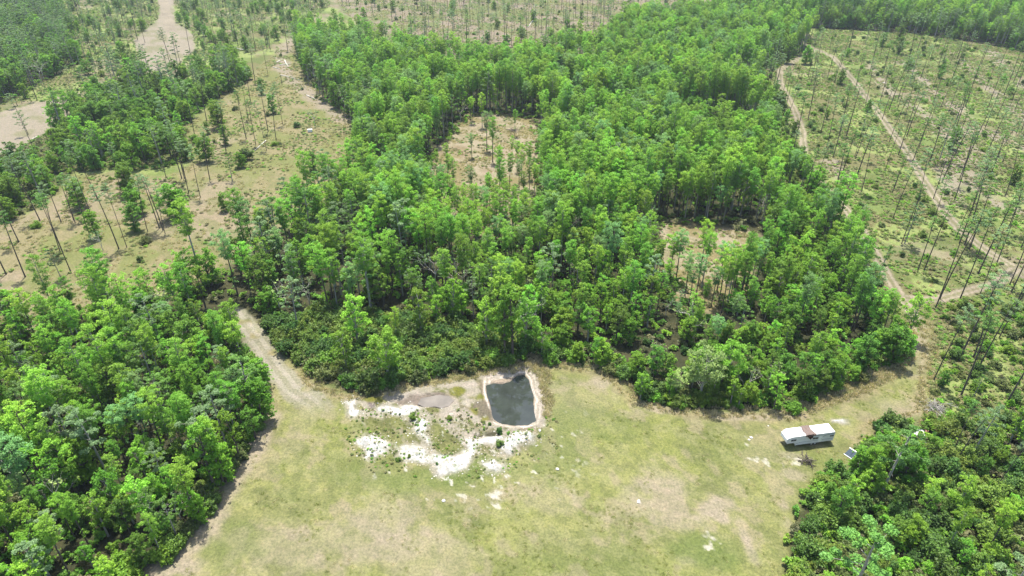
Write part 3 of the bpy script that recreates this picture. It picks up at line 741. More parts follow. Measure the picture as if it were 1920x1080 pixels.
for p, l in (((1813,246), 'short broken pine stub beside the bare windrow on the right'), ((1879,307), 'dark leaning broken stub near the right edge'), ((1864,404), 'short charred stub left of the lone pines at the right'),
             ((529,160), 'short dead stub beside the long fallen log in the dry field'), ((449,195), 'low broken stub in the dry field left of the twin conifers')):
    put('dead_snag', *p, s=.8, label=l)

# trees of the left field and other ones that stand out
for a in [('bushy_tree',412,241,1.35,0,'round dense deep green tree alone in the dry field, biggest of its row'),('bushy_tree',388,304,1.15,2,'round deep green tree in the dry field below the biggest round one'),
          ('shrub',463,301,1.9,3,'small round dark bush alone in the dry field'),('bushy_tree',492,178,.75,1,'narrow dark tree, upper one of a pair in the dry field'),
          ('bushy_tree',512,214,.85,3,'narrow dark tree, lower one of a pair in the dry field'),('bushy_tree',332,410,1.4,0,'large dark leafy tree near the front of the dry field'),
          ('bushy_tree',243,365,1.25,4,'green leafy tree left of the leafy pair in the dry field'),('bushy_tree',262,402,1.1,2,'upper deep green tree of a stacked pair in the dry field'),
          ('bushy_tree',256,434,.95,1,'lower leafy tree of a stacked pair in the dry field'),('bushy_tree',152,390,1.15,0,'wide rounded tree at the left of the dry field'),
          ('bushy_tree',182,446,.85,3,'small dark bushy tree among bare pine stems at left'),('crowned_pine',436,340,.6,0,'young feathery pine alone at the right of the dry field'),
          ('crowned_pine',116,525,.62,1,'young pine at the near edge of the dry field'),('bushy_tree',466,150,.95,2,'dark bush at the top corner of the dry field'),('shrub',365,265,1.4,1,'low green bush behind the biggest round tree'),
          ('crowned_pine',645,470,1.05,1,'spreading grey green pine above the left meadow track'),('crowned_pine',705,560,1.0,3,'rounded grey green pine in the wood above the pond'),('crowned_pine',560,620,.95,1,'big grey green pine right of the grassy track'),
          ('broadleaf_tree',950,655,1.5,1,'tall yellow green tree behind the pond, brightest in the wood'),('broadleaf_tree',912,650,1.15,6,'yellow green tree joined left of the brightest tree behind the pond'),('broadleaf_tree',985,655,1.2,6,'smaller yellow green tree at the right side of the brightest one'),
          ('pale_willow',1312,745,1.25,0,'pale willow-like tree at the meadow edge right of the pond'),('pale_willow',1350,728,1.2,1,'yellow green spreading tree behind the pale willow-like one'),('pale_willow',1265,742,.7,0,'smaller pale tree left of the willow-like one at the meadow edge'),
          ('bare_tree',1430,735,.75,0,'white leaning bare-branched tree at the meadow edge'),('bare_tree',1222,700,.8,2,'whitish twiggy bare tree behind the shrubs right of the pond'),('bare_tree',1298,640,.95,0,'white-stemmed forked bare tree inside the dark wood'),
          ('bare_tree',412,182,.7,0,'pale leaning dead tree at the edge of the dark grove'),('bare_tree',41,166,1.0,2,'tall white dead trunk in the upper left corner wood'),('bare_tree',248,205,1.0,0,'tall white dead trunk inside the upper left grove'),
          ('bare_tree',194,470,.6,1,'grey bare tree at the near edge of the dry field'),('bare_tree',592,238,.7,1,'sparse-leaved tree beside the small white box'),
          ('cypress_tree',913,285,.95,5,'tall grey blue tree standing alone in the tan clearing'),('cypress_tree',885,298,.6,5,'thin tree left of the grey blue one in the clearing'),('cypress_tree',937,325,.5,1,'thin short tree in the middle of the tan clearing'),
          ('cypress_tree',978,338,.75,0,'slim tree at the right side of the tan clearing'),('cypress_tree',992,335,.7,1,'slim tree hugging the right rim of the tan clearing'),('cypress_tree',960,300,.5,0,'small slim tree on the far right of the clearing'),
          ('bushy_tree',1692,668,.75,0,'dark vine-covered trunk beside the meadow exit'),('broadleaf_tree',1700,636,1.1,2,'big green tree overhanging the sandy track junction'),('bushy_tree',1672,655,.7,2,'dark ivy-smothered tree at the corner of the wood'),
          ('crowned_pine',1650,930,1.15,0,'big dark pine right of the white trailer'),('bushy_tree',1690,905,.95,2,'vine-covered tree joined to the big pine by the trailer'),('bushy_tree',1625,930,.8,0,'dark smothered tree below the big pine by the trailer'),
          ('crowned_pine',1565,1190,1.45,0,'large round-crowned pine at the bottom edge right of the meadow'),('crowned_pine',1915,1090,1.3,2,'large grey green pine in the lower right corner'),
          ('crowned_pine',1850,1180,.95,3,'feathery open pine at the bottom edge, right'),('cypress_tree',1775,1030,.6,0,'feathery green cypress in the middle of the lower right thicket'),('cypress_tree',1850,1035,.62,2,'bright feathery cypress near the lower right corner'),
          ('broadleaf_tree',1790,960,.8,6,'yellow green leafy tree in the middle of the lower right thicket'),('broadleaf_tree',1560,985,.75,3,'dark leafy tree at the left edge of the lower right thicket'),('broadleaf_tree',1585,960,.7,0,'leafy tree above the bottom pine in the lower right thicket'),
          ('crowned_pine',1820,858,.75,3,'open-crowned young pine above the debris at lower right'),('cypress_tree',1935,960,.7,0,'green cypress cut by the right edge of the photo'),
          ('crowned_pine',1140,62,1.2,1,'dark oval tree at the top edge of the bare strip'),('bushy_tree',1510,120,1.2,0,'dark rounded tree at the bend of the two tracks'),('bushy_tree',1475,118,1.2,1,'dark tree left of the rounded one at the track bend'),
          ('bushy_tree',1590,440,.5,0,'small leafy tree beside the sandy track'),('bushy_tree',1000,40,.9,0,'leafy tree in the bare strip by the fallen trunk'),
          ('pale_willow',1055,85,1.2,0,'pale round tree at the near edge of the bare strip'),('broadleaf_tree',1200,750,.6,0,'leafy green tree at the point of the wood nearest the meadow'),
          ('broadleaf_tree',820,610,.8,6,'bright leafy tree among the shrubs left of the brightest tree'),('cypress_tree',745,640,.55,0,'slim cypress rising from the shrubs behind the pond'),('bushy_tree',735,700,.65,0,'dark round bush tree behind the small mud pool')]:
    put(a[0], a[1], a[2], a[3], a[4], 'x', a[5])

# zones
fill('the shrub belt behind the pond', SHRUBS_C, 2.0, {'shrub': 1, 'broadleaf_tree': .012}, .7, 1.75, gap=.8, seed=1)
fill('the swampy gap in the central wood', SWAMP, 4.5, {'bushy_tree': .5, 'shrub': .5, 'broadleaf_tree': .2}, .8, 1.4, seed=2)
fill('the lower right thicket', LOWR, 2.7, {'shrub': .92, 'bushy_tree': .06, 'broadleaf_tree': .04}, .6, 1.65, gap=1.0, seed=3,
     thin=lambda x, y, px, py, r: ~((np.abs(px - 1725) < 26) & (np.abs(py - 818) < 24)) & ~((np.abs(px - 1600) < 20) & (np.abs(py - 852) < 20)))
def fringe(P, w, cond):
    return lambda x, y, px, py, r: (sdist(P, x, y) < w) & cond(px, py) & (r.random(x.shape) < .85)
FR = {'shrub': .84, 'bushy_tree': .08, 'broadleaf_tree': .05}
fill('the edge of the lower left wood', WOOD_LL, 1.9, FR, .7, 1.3, gap=.6, seed=21, claim=False, ragged=.5, thin=fringe(WOOD_LL, 3.6, lambda px, py: (px > 180) & (py > 605)))
fill('the meadow edge of the central wood', WOOD_C, 1.9, FR, .7, 1.35, gap=1.2, seed=23, claim=False, ragged=.5, thin=fringe(WOOD_C, 4.2, lambda px, py: (px > 1000) & (px < 1705) & (py > 655)))
def mixA(px, py):
    return {'broadleaf_tree': .5, 'cypress_tree': .34, 'bare_tree': .07, 'crowned_pine': .09, 'bushy_tree': .12}
fill('the lower left wood', WOOD_LL, 3.3, mixA, .5, 1.12, gap=1.6, seed=4, ragged=1, thin=lambda x, y, px, py, r: fbm(x, y, 6, 2, 141) + r.uniform(-.05, .05, x.shape) > .36)
def mixC(px, py):
    if py > 640: return {'broadleaf_tree': .45, 'bushy_tree': .3, 'shrub': .35, 'cypress_tree': .04, 'bare_tree': .03}
    if py > 520: return {'broadleaf_tree': .55, 'bushy_tree': .12, 'cypress_tree': .3, 'bare_tree': .04, 'crowned_pine': .05}
    if px > 1440 and py > 370: return {'broadleaf_tree': .7, 'cypress_tree': .3}
    if px < 620 and py < 230: return {'cypress_tree': .4, 'crowned_pine': .2, 'bare_tree': .08, 'broadleaf_tree': .3}
    if px < 740: return {'cypress_tree': .45, 'crowned_pine': .16, 'broadleaf_tree': .4, 'bare_tree': .03, 'bushy_tree': .05}
    if px > 1240 and py < 200: return {'cypress_tree': .55, 'bushy_tree': .25, 'crowned_pine': .2}
    return {'cypress_tree': .86, 'broadleaf_tree': .08, 'crowned_pine': .05, 'bare_tree': .04}
def hC(zone):
    pass
# trees seen thinly across the two clearings
fill('the thin trees in the far clearing', CLR2, 3.8, {'cypress_tree': 1}, .6, .95, gap=1, seed=6, claim=False, thin=lambda x, y, px, py, r: (py > 520) & (r.random(x.shape) < .6))
fill('the thin trees in the tan clearing', CLR1, 4.4, {'cypress_tree': 1}, .45, .85, gap=1, seed=7, claim=False, thin=lambda x, y, px, py, r: ((py > 352) & (r.random(x.shape) < .4)) | (r.random(x.shape) < .06))
n0 = len(PLACED)
SHADE2 = poly([(1225,412),(1440,440),(1450,640),(1230,640)])
SHADE1 = poly([(810,400),(1025,400),(1030,500),(800,500)])
fill('the central wood', WOOD_C, 3.45, mixC, .66, 1.2, excl=(CLR1, CLR2), gap=2.2, seed=5, ragged=1,
     thin=lambda x, y, px, py, r: (fbm(x, y, 7, 2, 140) + r.uniform(-.05, .05, x.shape) > .34) & ~((px < 880) & (py > 490) & (r.random(x.shape) < .4)) & ((sdist(SHADE2, x, y) < 0) | (r.random(x.shape) < .85)))
for p in PLACED[n0:]:
    if float(sdist(SHADE2, np.array([p[2]]), np.array([p[3]]))[0]) > 0: p[4] *= .74
    if float(sdist(SHADE1, np.array([p[2]]), np.array([p[3]]))[0]) > 0: p[4] *= .8
    px_, py_, _ = pic(p[2], p[3])
    if py_ > 640: p[4] *= .68
    elif py_ > 560: p[4] *= .78 if px_ > 900 else 1.0
    elif py_ > 470: p[4] *= .9 if px_ > 900 else 1.08
fill('the strip by the sandy track', EDGE_R, 4.0, {'shrub': .8, 'bushy_tree': .15, 'pine_tree': .1}, .6, 1.1, gap=1.5, seed=22, claim=False)
fill('the grove left of the dry field', MIXED_L, 5.6, {'bushy_tree': .55, 'broadleaf_tree': .3, 'crowned_pine': .16, 'shrub': .25}, .7, 1.35, gap=2, seed=8, excl=(BARE_L, BARE_TL), ragged=10, thin=lambda x, y, px, py, r: ~((px < 110) & (py < 322)))
fill('the wood in the top left corner', WOOD_TL, 5.6, {'crowned_pine': .35, 'bushy_tree': .3, 'broadleaf_tree': .2, 'bare_tree': .05}, .9, 1.3, seed=9, excl=(BARE_TL,))
fill('the far wood at the top right', WOOD_TR, 4.6, {'bushy_tree': .3, 'broadleaf_tree': .25, 'cypress_tree': .25, 'crowned_pine': .25}, .9, 1.3, seed=10)
# scattered saplings and bushes
fill('the upper left scrub', SCRUB_TL, 6.0, {'crowned_pine': .3, 'bushy_tree': .35, 'pine_tree': .3, 'shrub': .5}, .5, 1.0, seed=11, claim=False, excl=(BARE_TL, BARE_L), gap=3,
     thin=lambda x, y, px, py, r: r.random(x.shape) < .2 + .5 * fbm(x, y, 25, 2, 91))
fill('the thinned pines on the right', RIGHTP, 6.5, {'shrub': .7, 'crowned_pine': .05, 'bushy_tree': .04, 'pine_tree': .12}, .45, .95, seed=12, claim=False, gap=2,
     thin=lambda x, y, px, py, r: r.random(x.shape) < .33)
fill('the scrub beside the meadow exit', RIGHTM, 3.5, {'shrub': .95, 'crowned_pine': .02, 'bushy_tree': .03}, .55, 1.1, seed=13, claim=False, gap=1.5, thin=lambda x, y, px, py, r: r.random(x.shape) < .8)
fill('the bare strip at the top', TOPBARE, 8, {'pine_tree': .5, 'bushy_tree': .12, 'shrub': .4, 'crowned_pine': .14}, .6, 1.0, seed=14, claim=False, thin=lambda x, y, px, py, r: r.random(x.shape) < .32)
fill('the sand pit', PIT, 2.0, {'shrub': 1}, .12, .5, seed=15, claim=False, ragged=4, thin=lambda x, y, px, py, r: (sdist(PONDRIM, x, y) < -.5) & (py > 775) & (r.random(x.shape) < .2))
fill('the dry field on the left', FIELD, 9, {'shrub': .9, 'bushy_tree': .12}, .4, 1.2, seed=16, claim=False, thin=lambda x, y, px, py, r: r.random(x.shape) < .2)

# ------------------------------------------------------------------ undergrowth, low scrub and grasses (nobody could count these): geometry nodes on points
TEMPL = {}
def template_collection(name, meshes):
    c = bpy.data.collections.new(name)
    for i, me in enumerate(meshes):
        o = bpy.data.objects.new('%s_%02d' % (name, i), me); c.objects.link(o)
    return c
def scatter(name, coll, x, y, z, s, rot, var, label, cat=None, group=None, sz=None):
    me = bpy.data.meshes.new(name)
    n = len(x)
    me.vertices.add(n); me.vertices.foreach_set('co', np.stack([x, y, z], 1).astype(np.float32).ravel())
    for nm, typ, arr in (('size', 'FLOAT', s), ('turn', 'FLOAT', rot), ('pick', 'INT', var), ('tall', 'FLOAT', s if sz is None else sz)):
        a = me.attributes.new(nm, typ, 'POINT'); a.data.foreach_set('value', np.asarray(arr, np.float32 if typ == 'FLOAT' else np.int32))
    o = link(name, me)
    ng = bpy.data.node_groups.new(name + '_nodes', 'GeometryNodeTree')
    ng.interface.new_socket('Geometry', in_out='INPUT', socket_type='NodeSocketGeometry')
    ng.interface.new_socket('Geometry', in_out='OUTPUT', socket_type='NodeSocketGeometry')
    N, L = ng.nodes, ng.links
    gi = N.new('NodeGroupInput'); go = N.new('NodeGroupOutput')
    ci = N.new('GeometryNodeCollectionInfo'); ci.inputs['Collection'].default_value = coll
    ci.inputs['Separate Children'].default_value = True; ci.inputs['Reset Children'].default_value = True
    m2p = N.new('GeometryNodeMeshToPoints')
    iop = N.new('GeometryNodeInstanceOnPoints'); iop.inputs['Pick Instance'].default_value = True
    def att(nm, typ):
        a = N.new('GeometryNodeInputNamedAttribute'); a.data_type = typ; a.inputs['Name'].default_value = nm; return a.outputs['Attribute']
    cr = N.new('ShaderNodeCombineXYZ'); cs = N.new('ShaderNodeCombineXYZ')
    sz_ = att('size', 'FLOAT')
    L.new(att('turn', 'FLOAT'), cr.inputs[2]); L.new(sz_, cs.inputs[0]); L.new(sz_, cs.inputs[1]); L.new(att('tall', 'FLOAT'), cs.inputs[2])
    L.new(gi.outputs[0], m2p.inputs[0]); L.new(m2p.outputs[0], iop.inputs['Points']); L.new(ci.outputs[0], iop.inputs['Instance'])
    L.new(att('pick', 'INT'), iop.inputs['Instance Index']); L.new(cs.outputs[0], iop.inputs['Scale'])
    e2r = N.new('FunctionNodeEulerToRotation'); L.new(cr.outputs[0], e2r.inputs[0]); L.new(e2r.outputs[0], iop.inputs['Rotation'])
    L.new(iop.outputs[0], go.inputs[0])
    md = o.modifiers.new('scatter', 'NODES'); md.node_group = ng
    tag(o, label, cat, group, 'stuff')
    return o
def bush_low(r, h=.7, R=.85, n=4, leaf=.13, per=30):
    P = []
    for k in range(n):
        an = r.random() * 6.28; d = R * .55 * r.random() ** .5
        P.append(blob((math.cos(an) * d, math.sin(an) * d, h * (.25 + .35 * r.random())), .32 + .25 * r.random(), per, r, .3, .8))
    return leaves(np.concatenate(P), leaf, r)
def grass_clump(r, h=.9, R=.6, n=38, wd=.035):
    v = []; f = []
    for k in range(n):
        an = r.random() * 6.28; d = R * r.random(); b = np.array([math.cos(an) * d, math.sin(an) * d, -.05])
        lean = r.normal(size=2) * .3 * h; hh = h * (.5 + .6 * r.random()); t = r.random() * 3.14; w_ = wd * (1 + r.random())
        s_ = np.array([math.cos(t) * w_, math.sin(t) * w_, 0]); m = b + (lean[0] * .35, lean[1] * .35, hh * .6); e = b + (lean[0], lean[1], hh)
        i = len(v); v += [b - s_, b + s_, m + s_ * .8, m - s_ * .8, e]; f += [(i, i + 1, i + 2, i + 3), (i + 3, i + 2, i + 4, i + 4)]
    f = [q[:3] if q[2] == q[3] else q for q in f]
    return np.array(v), f
def mk(nm, fn, count, mats, **kw):
    out = []
    for i in range(count):
        v, f = fn(np.random.default_rng(3000 + i + len(nm)), **kw)
        out.append(mesh_from(nm, v, f, [M[mats[i % len(mats)]]]))
    return out
c_low = template_collection('low_bush', mk('low_bush', bush_low, 8, ['scr_a', 'scr_b', 'shr_a', 'scr_a', 'shr_b', 'scr_a', 'scr_b', 'brd_a']))
c_und = template_collection('undergrowth_bush', mk('undergrowth_bush', bush_low, 5, ['brd_c', 'shr_b', 'brd_c', 'shr_c', 'brd_a'], h=1.8, R=1.8, n=7, leaf=.19, per=34))
c_dry = template_collection('dry_clump', mk('dry_clump', grass_clump, 4, ['dry'], h=.7, R=.8, wd=.05))
c_tuf = template_collection('green_tuft', mk('green_tuft', grass_clump, 4, ['tuft', 'tuft', 'dry'], h=.22, R=.5, n=36, wd=.04))
def spread(P, spacing, keep, seed, gap=.4, excl=(), jit=.5, lim=(-45, 1200)):
    r = np.random.default_rng(seed)
    mn = np.maximum(P.min(0), (-650, 30)); mx = np.minimum(P.max(0), (650, 700))
    X, Y = np.meshgrid(np.arange(mn[0], mx[0], spacing), np.arange(mn[1], mx[1], spacing))
    x = (X + r.uniform(-jit, jit, X.shape) * spacing).ravel(); y = (Y + r.uniform(-jit, jit, X.shape) * spacing).ravel()
    px, py, d = pic(x, y)
    m = (px > -120) & (px < 2040) & (py > lim[0]) & (py < lim[1])
    x, y, px, py = x[m], y[m], px[m], py[m]
    m = sdist(P, x, y) > 0
    for E in excl: m &= sdist(E, x, y) < 0
    x, y, px, py = x[m], y[m], px[m], py[m]
    m = free_of_tracks(x, y, gap) & keep(x, y, px, py, r)
    return x[m], y[m], r
def lay_scatter(name, coll, nvar, sets, label, smin, smax, seed, squash=(.8, 1.2)):
    x = np.concatenate([s[0] for s in sets]); y = np.concatenate([s[1] for s in sets]); r = np.random.default_rng(seed)
    s = r.uniform(smin, smax, len(x))
    scatter(name, coll, x, y, height(x, y), s, r.uniform(0, 6.28, len(x)), r.integers(0, nvar, len(x)), label, sz=s * r.uniform(*squash, len(x)))
    return len(x)
def patchy(th, size, sd): return lambda x, y, px, py, r: fbm(x, y, size, 3, sd) + r.uniform(-.1, .1, x.shape) > th
lowp = dict(gap=.3)
n_low = lay_scatter('low_scrub', c_low, 8, [spread(RIGHTP, 1.15, patchy(.40, 7, 101), 1, **lowp), spread(RIGHTM, 1.05, patchy(.34, 8, 102), 2, **lowp),
      spread(CLR1, 1.6, patchy(.55, 6, 109), 28), spread(CLR2, 1.6, patchy(.5, 6, 110), 29), spread(SCRUB_TL, 1.5, patchy(.36, 12, 103), 3, excl=(BARE_TL, BARE_L, WOOD_TL, MIXED_L)), spread(TOPBARE, 2.4, patchy(.53, 12, 104), 4), spread(FIELD, 1.5, patchy(.57, 7, 105), 5), spread(MIXED_L, 1.5, patchy(.35, 7, 107), 7, excl=(BARE_L,)), spread(WOOD_TL, 2.0, patchy(.3, 7, 108), 8),
      spread(EDGE_R, 1.3, patchy(.25, 7, 106), 6)],
      'low olive and green scrub covering the open ground under the pines', .35, 1.15, 41, (.5, .95))
n_und = lay_scatter('undergrowth', c_und, 5, [spread(WOOD_C, 3.0, lambda x, y, px, py, r: r.random(x.shape) < .8, 6, excl=(CLR1, CLR2, SHRUBS_C), gap=1.2),
      spread(WOOD_LL, 2.4, lambda x, y, px, py, r: r.random(x.shape) < .9, 7, gap=1.0), spread(MIXED_L, 2.6, lambda x, y, px, py, r: r.random(x.shape) < .8, 8, gap=1, excl=(BARE_L,)),
      spread(WOOD_TL, 4, lambda x, y, px, py, r: r.random(x.shape) < .8, 9), spread(WOOD_TR, 4, lambda x, y, px, py, r: r.random(x.shape) < .8, 10),
      spread(LOWR, 2.0, lambda x, y, px, py, r: r.random(x.shape) < .95, 11), spread(SHRUBS_C, 1.9, lambda x, y, px, py, r: r.random(x.shape) < .95, 12),
      spread(CLR1, 1.8, lambda x, y, px, py, r: (sdist(CLR1, x, y) < 3.2) & (r.random(x.shape) < .6), 26), spread(CLR2, 1.8, lambda x, y, px, py, r: (sdist(CLR2, x, y) < 3.4) & (r.random(x.shape) < .6), 27)],
      'dense dark undergrowth filling the floor of the woods', .7, 1.3, 42)
def dry_edge(x, y, px, py, r):
    d = sdist(MEADOW, x, y)
    e = (d > -2.0) & (d < 1.6) & (py < 800) & (px > 560)
    rim = (np.abs(sdist(PONDRIM, x, y) + 1.1) < .9) & ((py < 704) | (px > 1012)) & (py < 775)
    cor = (sdist(poly([(1500,760),(1600,700),(1690,675),(1700,700),(1620,735),(1520,775)]), x, y) > 0)
    top = sdist(poly([(730,742),(820,714),(900,700),(990,684),(1010,650),(1030,690),(1030,790),(1024,780),(1019,745),(1006,698),(970,686),(905,700),(880,708),(790,724)]), x, y) > -.2
    return ((e & (r.random(x.shape) < .38)) | rim | cor | top) & (r.random(x.shape) < .7)
lay_scatter('dry_grass', c_dry, 4, [spread(poly([(560,560),(1760,560),(1760,830),(560,830)]), .5, dry_edge, 13, gap=-3), spread(FIELD, 1.6, patchy(.56, 5, 120), 14),
      spread(CLR1, 1.3, patchy(.56, 4, 121), 15), spread(CLR2, 1.3, patchy(.56, 4, 121), 16), spread(RIGHTP, 2.2, patchy(.50, 7, 122), 17), spread(TOPBARE, 2.0, patchy(.5, 7, 123), 18)],
      'tall straw-coloured dry grass along the meadow edge, pond rim and rough ground', .4, .95, 43)
lay_scatter('meadow_grass', c_tuf, 4, [spread(MEADOW, .95, lambda x, y, px, py, r: (sdist(PIT, x, y) < -.3) & (fbm(x, y, 4, 3, 130) + r.uniform(-.12, .12, x.shape) > .62), 19, gap=-.5, lim=(560, 1120)),
      spread(PIT, .9, lambda x, y, px, py, r: (sdist(PONDRIM, x, y) < -.4) & (fbm(x, y, 2, 3, 131) > .56) & (py > 780), 20, gap=-1)],
      'short tufts of grass and weeds across the meadow and the pit', .45, 1.0, 44, (.5, 1.0))

def rock_v(r):
    import bmesh
    b = bmesh.new(); bmesh.ops.create_icosphere(b, subdivisions=1, radius=1)
    v = np.array([q.co for q in b.verts]) * (1 + .25 * r.normal(size=(len(b.verts), 1))).clip(.5, 1.4) * (1, .8, .6); f = [tuple(q.index for q in g.verts) for g in b.faces]; b.free()
    return v, f
M['rock'] = solid('white_limestone', (.46,.44,.40), .9, .25, 2, bump=.8)
M['clod'] = solid('sandy_clod', (.34,.29,.21), .95, .3, 2, bump=.8)
c_rub = template_collection('sand_clod', mk('sand_clod', rock_v, 5, ['clod', 'rock', 'clod']))
def near_white(x, y, px, py, r):
    d = np.full(x.shape, -25.)
    for P in WHITE[:7]: d = np.maximum(d, sdist(P, x, y))
    return ((d > -1.6) & (r.random(x.shape) < .3)) | ((sdist(PIT, x, y) > 0) & (py > 755) & (sdist(PONDRIM, x, y) < -.3) & (r.random(x.shape) < .07))
lay_scatter('sand_clods', c_rub, 5, [spread(poly([(630,690),(1060,690),(1060,920),(630,920)]), .45, near_white, 24, gap=-3)], 'loose white and tan clods of spoil scattered over the dug sand pit', .05, .19, 45)
lay_scatter('pit_weeds', c_low, 8, [spread(poly([(640,740),(1050,760),(1040,900),(660,900)]), .85, lambda x, y, px, py, r: (sdist(PONDRIM, x, y) < -.4) & (fbm(x, y, 3, 3, 160) > .45) & (sdist(PIT, x, y) > -4) & (py > 768) & (r.random(x.shape) < .8), 25, gap=-3)],
      'patchy low weeds growing over the spoil around the pit', .14, .5, 46)
# ------------------------------------------------------------------ individuals and the rest of each kind
CATS = {'cypress_tree': ('cypress', 'cypress', 'tree'), 'broadleaf_tree': ('leafy tree', 'broadleaf trees', 'tree'), 'pine_tree': ('slender pine', 'tall slender pines', 'pine tree'), 'crowned_pine': ('full-crowned pine', 'full-crowned pines', 'pine tree'),
        'bare_tree': ('bare pale tree', 'bare pale trees', 'bare tree'), 'bushy_tree': ('dense bushy tree', 'dense bushy trees', 'tree'), 'shrub': ('shrub', 'shrubs', 'shrub'), 'pale_willow': ('pale spreading tree', 'pale spreading trees', 'tree'),
        'dead_snag': ('dead stub', 'dead stubs', 'dead tree')}
seen_labels = set()
TONE1 = {'cyp_a': 'bright', 'cyp_b': 'mid-green', 'cyp_c': 'blue-green', 'brd_a': 'green', 'brd_b': 'yellow-green', 'brd_c': 'deep-green', 'pin_a': 'grey-green',
         'pin_b': 'dark-green', 'shr_a': 'olive', 'shr_b': 'fresh-green', 'shr_c': 'brownish', 'shr_d': 'dull-olive', 'shr_e': 'dark-green', 'pale': 'pale'}
NOUN1 = {'cypress_tree': 'cypress', 'broadleaf_tree': 'leafy tree', 'pine_tree': 'slim pine', 'crowned_pine': 'full-crowned pine', 'bare_tree': 'bare tree', 'bushy_tree': 'bushy tree', 'shrub': 'shrub',
         'pale_willow': 'spreading tree', 'dead_snag': 'dead stub'}
MARKS = [(960,755,'pond'),(1515,820,'trailer'),(915,280,'tan clearing'),(1320,455,'small clearing'),(455,612,'grassy track'),(582,245,'white box'),(412,225,'biggest round tree'),
         (300,80,'sandy road'),(70,225,'left soil'),(1525,95,'track bend'),(1692,556,'track junction'),(1785,365,'track fork'),(1757,765,'brush heap'),(0,1080,'bottom-left corner'),(1920,1080,'bottom-right corner'),
         (0,0,'top-left corner'),(1920,0,'top-right corner'),(1310,680,'pale willow'),(1600,855,'blue panel'),(1725,818,'white sheet'),(840,750,'grey puddle'),(690,840,'white mound'),(415,153,'pale log'),
         (920,40,'bare strip'),(250,820,'lower-left wood centre'),(1490,250,'sandy track'),(530,120,'log heap'),(30,470,'left edge stems')]
def size_word(kind, v, s):
    h_ = v['top'] * s
    a = {'shrub': (1.6, 2.2, 2.9, 3.6), 'pine_tree': (15, 17.5, 20, 22.5), 'bushy_tree': (6, 7.5, 9, 11)}.get(kind, (9.5, 12, 15, 18))
    return ('small', 'smallish', 'mid-sized', 'tall' if kind != 'shrub' else 'large', 'very-tall' if kind != 'shrub' else 'very-large')[sum(h_ > q for q in a)]
def dir_word(dx, dy):
    a = math.degrees(math.atan2(-dy, dx)) % 360
    return ('right of', 'upper-right of', 'above', 'upper-left of', 'left of', 'lower-left of', 'below', 'lower-right of')[int((a + 22.5) // 45) % 8]
def near_word(d): return 'just' if d < 45 else 'slightly' if d < 95 else 'somewhat' if d < 160 else 'well' if d < 260 else 'far'
def make_label(kind, p, v, px, py):
    me_ = '%s %s %s' % (size_word(kind, v, p[4]), TONE1[v['tone']] if v['crown'] else 'brown', NOUN1[kind])
    d2 = np.hypot(NX - p[2], NY - p[3]); near_ = np.argsort(d2)[1:6]
    marks = sorted(MARKS, key=lambda m: math.hypot(m[0] - px, m[1] - py))[:3]
    opts = []
    for (mx, my, mn_) in marks:
        md = '%s %s the %s' % (near_word(math.hypot(mx - px, my - py)), dir_word(px - mx, py - my), mn_)
        for k in near_:
            q = PLACED[k]; vq = KINDS[q[0]][q[1]]
            rel = dir_word(pic(p[2], p[3])[0] - pic(q[2], q[3])[0], pic(p[2], p[3])[1] - pic(q[2], q[3])[1])
            opts.append('%s %s %s %s, %s' % (me_, rel, TONE1[vq['tone']], NOUN1[q[0]], md))
    for o_ in opts:
        if o_ not in seen_labels and len(o_.split()) <= 16: return o_
    return opts[0]
NX = np.array([p[2] for p in PLACED]); NY = np.array([p[3] for p in PLACED])
TMPL = {k: template_collection('template_' + k, [v['joined'] for v in KINDS[k]]) for k in KINDS}
by = {}
for p in PLACED: by.setdefault(p[0], []).append(p)
REST = {'cypress_tree': 'more cypress trees crowding the central and far woods', 'broadleaf_tree': 'more leafy trees massed in the farther woods', 'pine_tree': 'more slender pines scattered far off',
        'crowned_pine': 'more full-crowned pines in the farther woods', 'bare_tree': 'more bare pale trees far off', 'bushy_tree': 'more dense bushy trees in the far woods', 'shrub': 'more shrubs massed in the thickets and far scrub'}
for kind, L_ in by.items():
    xs = np.array([p[2] for p in L_]); ys = np.array([p[3] for p in L_]); zs = height(xs, ys)
    vs = KINDS[kind]
    info = []
    for i, p in enumerate(L_):
        v = vs[p[1]]; px, py, d = pic(p[2], p[3], zs[i] + v['top'] * p[4] * .8)
        inn = (-12 < px < 1932) and (-5 < py < 1090)
        info.append((0 if p[7] else 1, 0 if inn else 1, d / p[4], i, px, py))
    info.sort()
    take = [q for q in info if q[1] == 0 or q[0] == 0][:300]
    tk = {q[3] for q in take}
    noun, plural, cat = CATS[kind]
    first = {}
    for (_, _, _, i, px, py) in take:
        p = L_[i]; v = vs[p[1]]
        root = bpy.data.objects.new(kind, None); COL.objects.link(root)
        root.location = (p[2], p[3], float(zs[i])); root.rotation_euler = (0, 0, p[5]); root.scale = (p[4], p[4], p[4] * (.92 + .16 * R_.random()))
        root.empty_display_size = .5
        t = link('trunk' if kind != 'shrub' else 'stems', v['trunk'], root)
        if v['crown'] is not None: link('crown' if kind != 'shrub' else 'foliage', v['crown'], root)
        if kind == 'dead_snag': t.name = 'trunk'
        lab = p[7] or make_label(kind, p, v, px, py)
        seen_labels.add(lab)
        tag(root, lab, cat, plural)
    rest = [i for i in range(len(L_)) if i not in tk]
    if rest:
        ii = np.array(rest)
        scatter('more_' + kind + ('s' if kind != 'crowned_pine' else 's'), TMPL[kind], xs[ii], ys[ii], zs[ii], np.array([L_[i][4] for i in rest]), np.array([L_[i][5] for i in rest]),
                np.array([L_[i][1] for i in rest]), REST.get(kind, 'more of the same trees far off'))
    print(kind, len(L_), 'individual', len(take), 'stuff', len(rest))
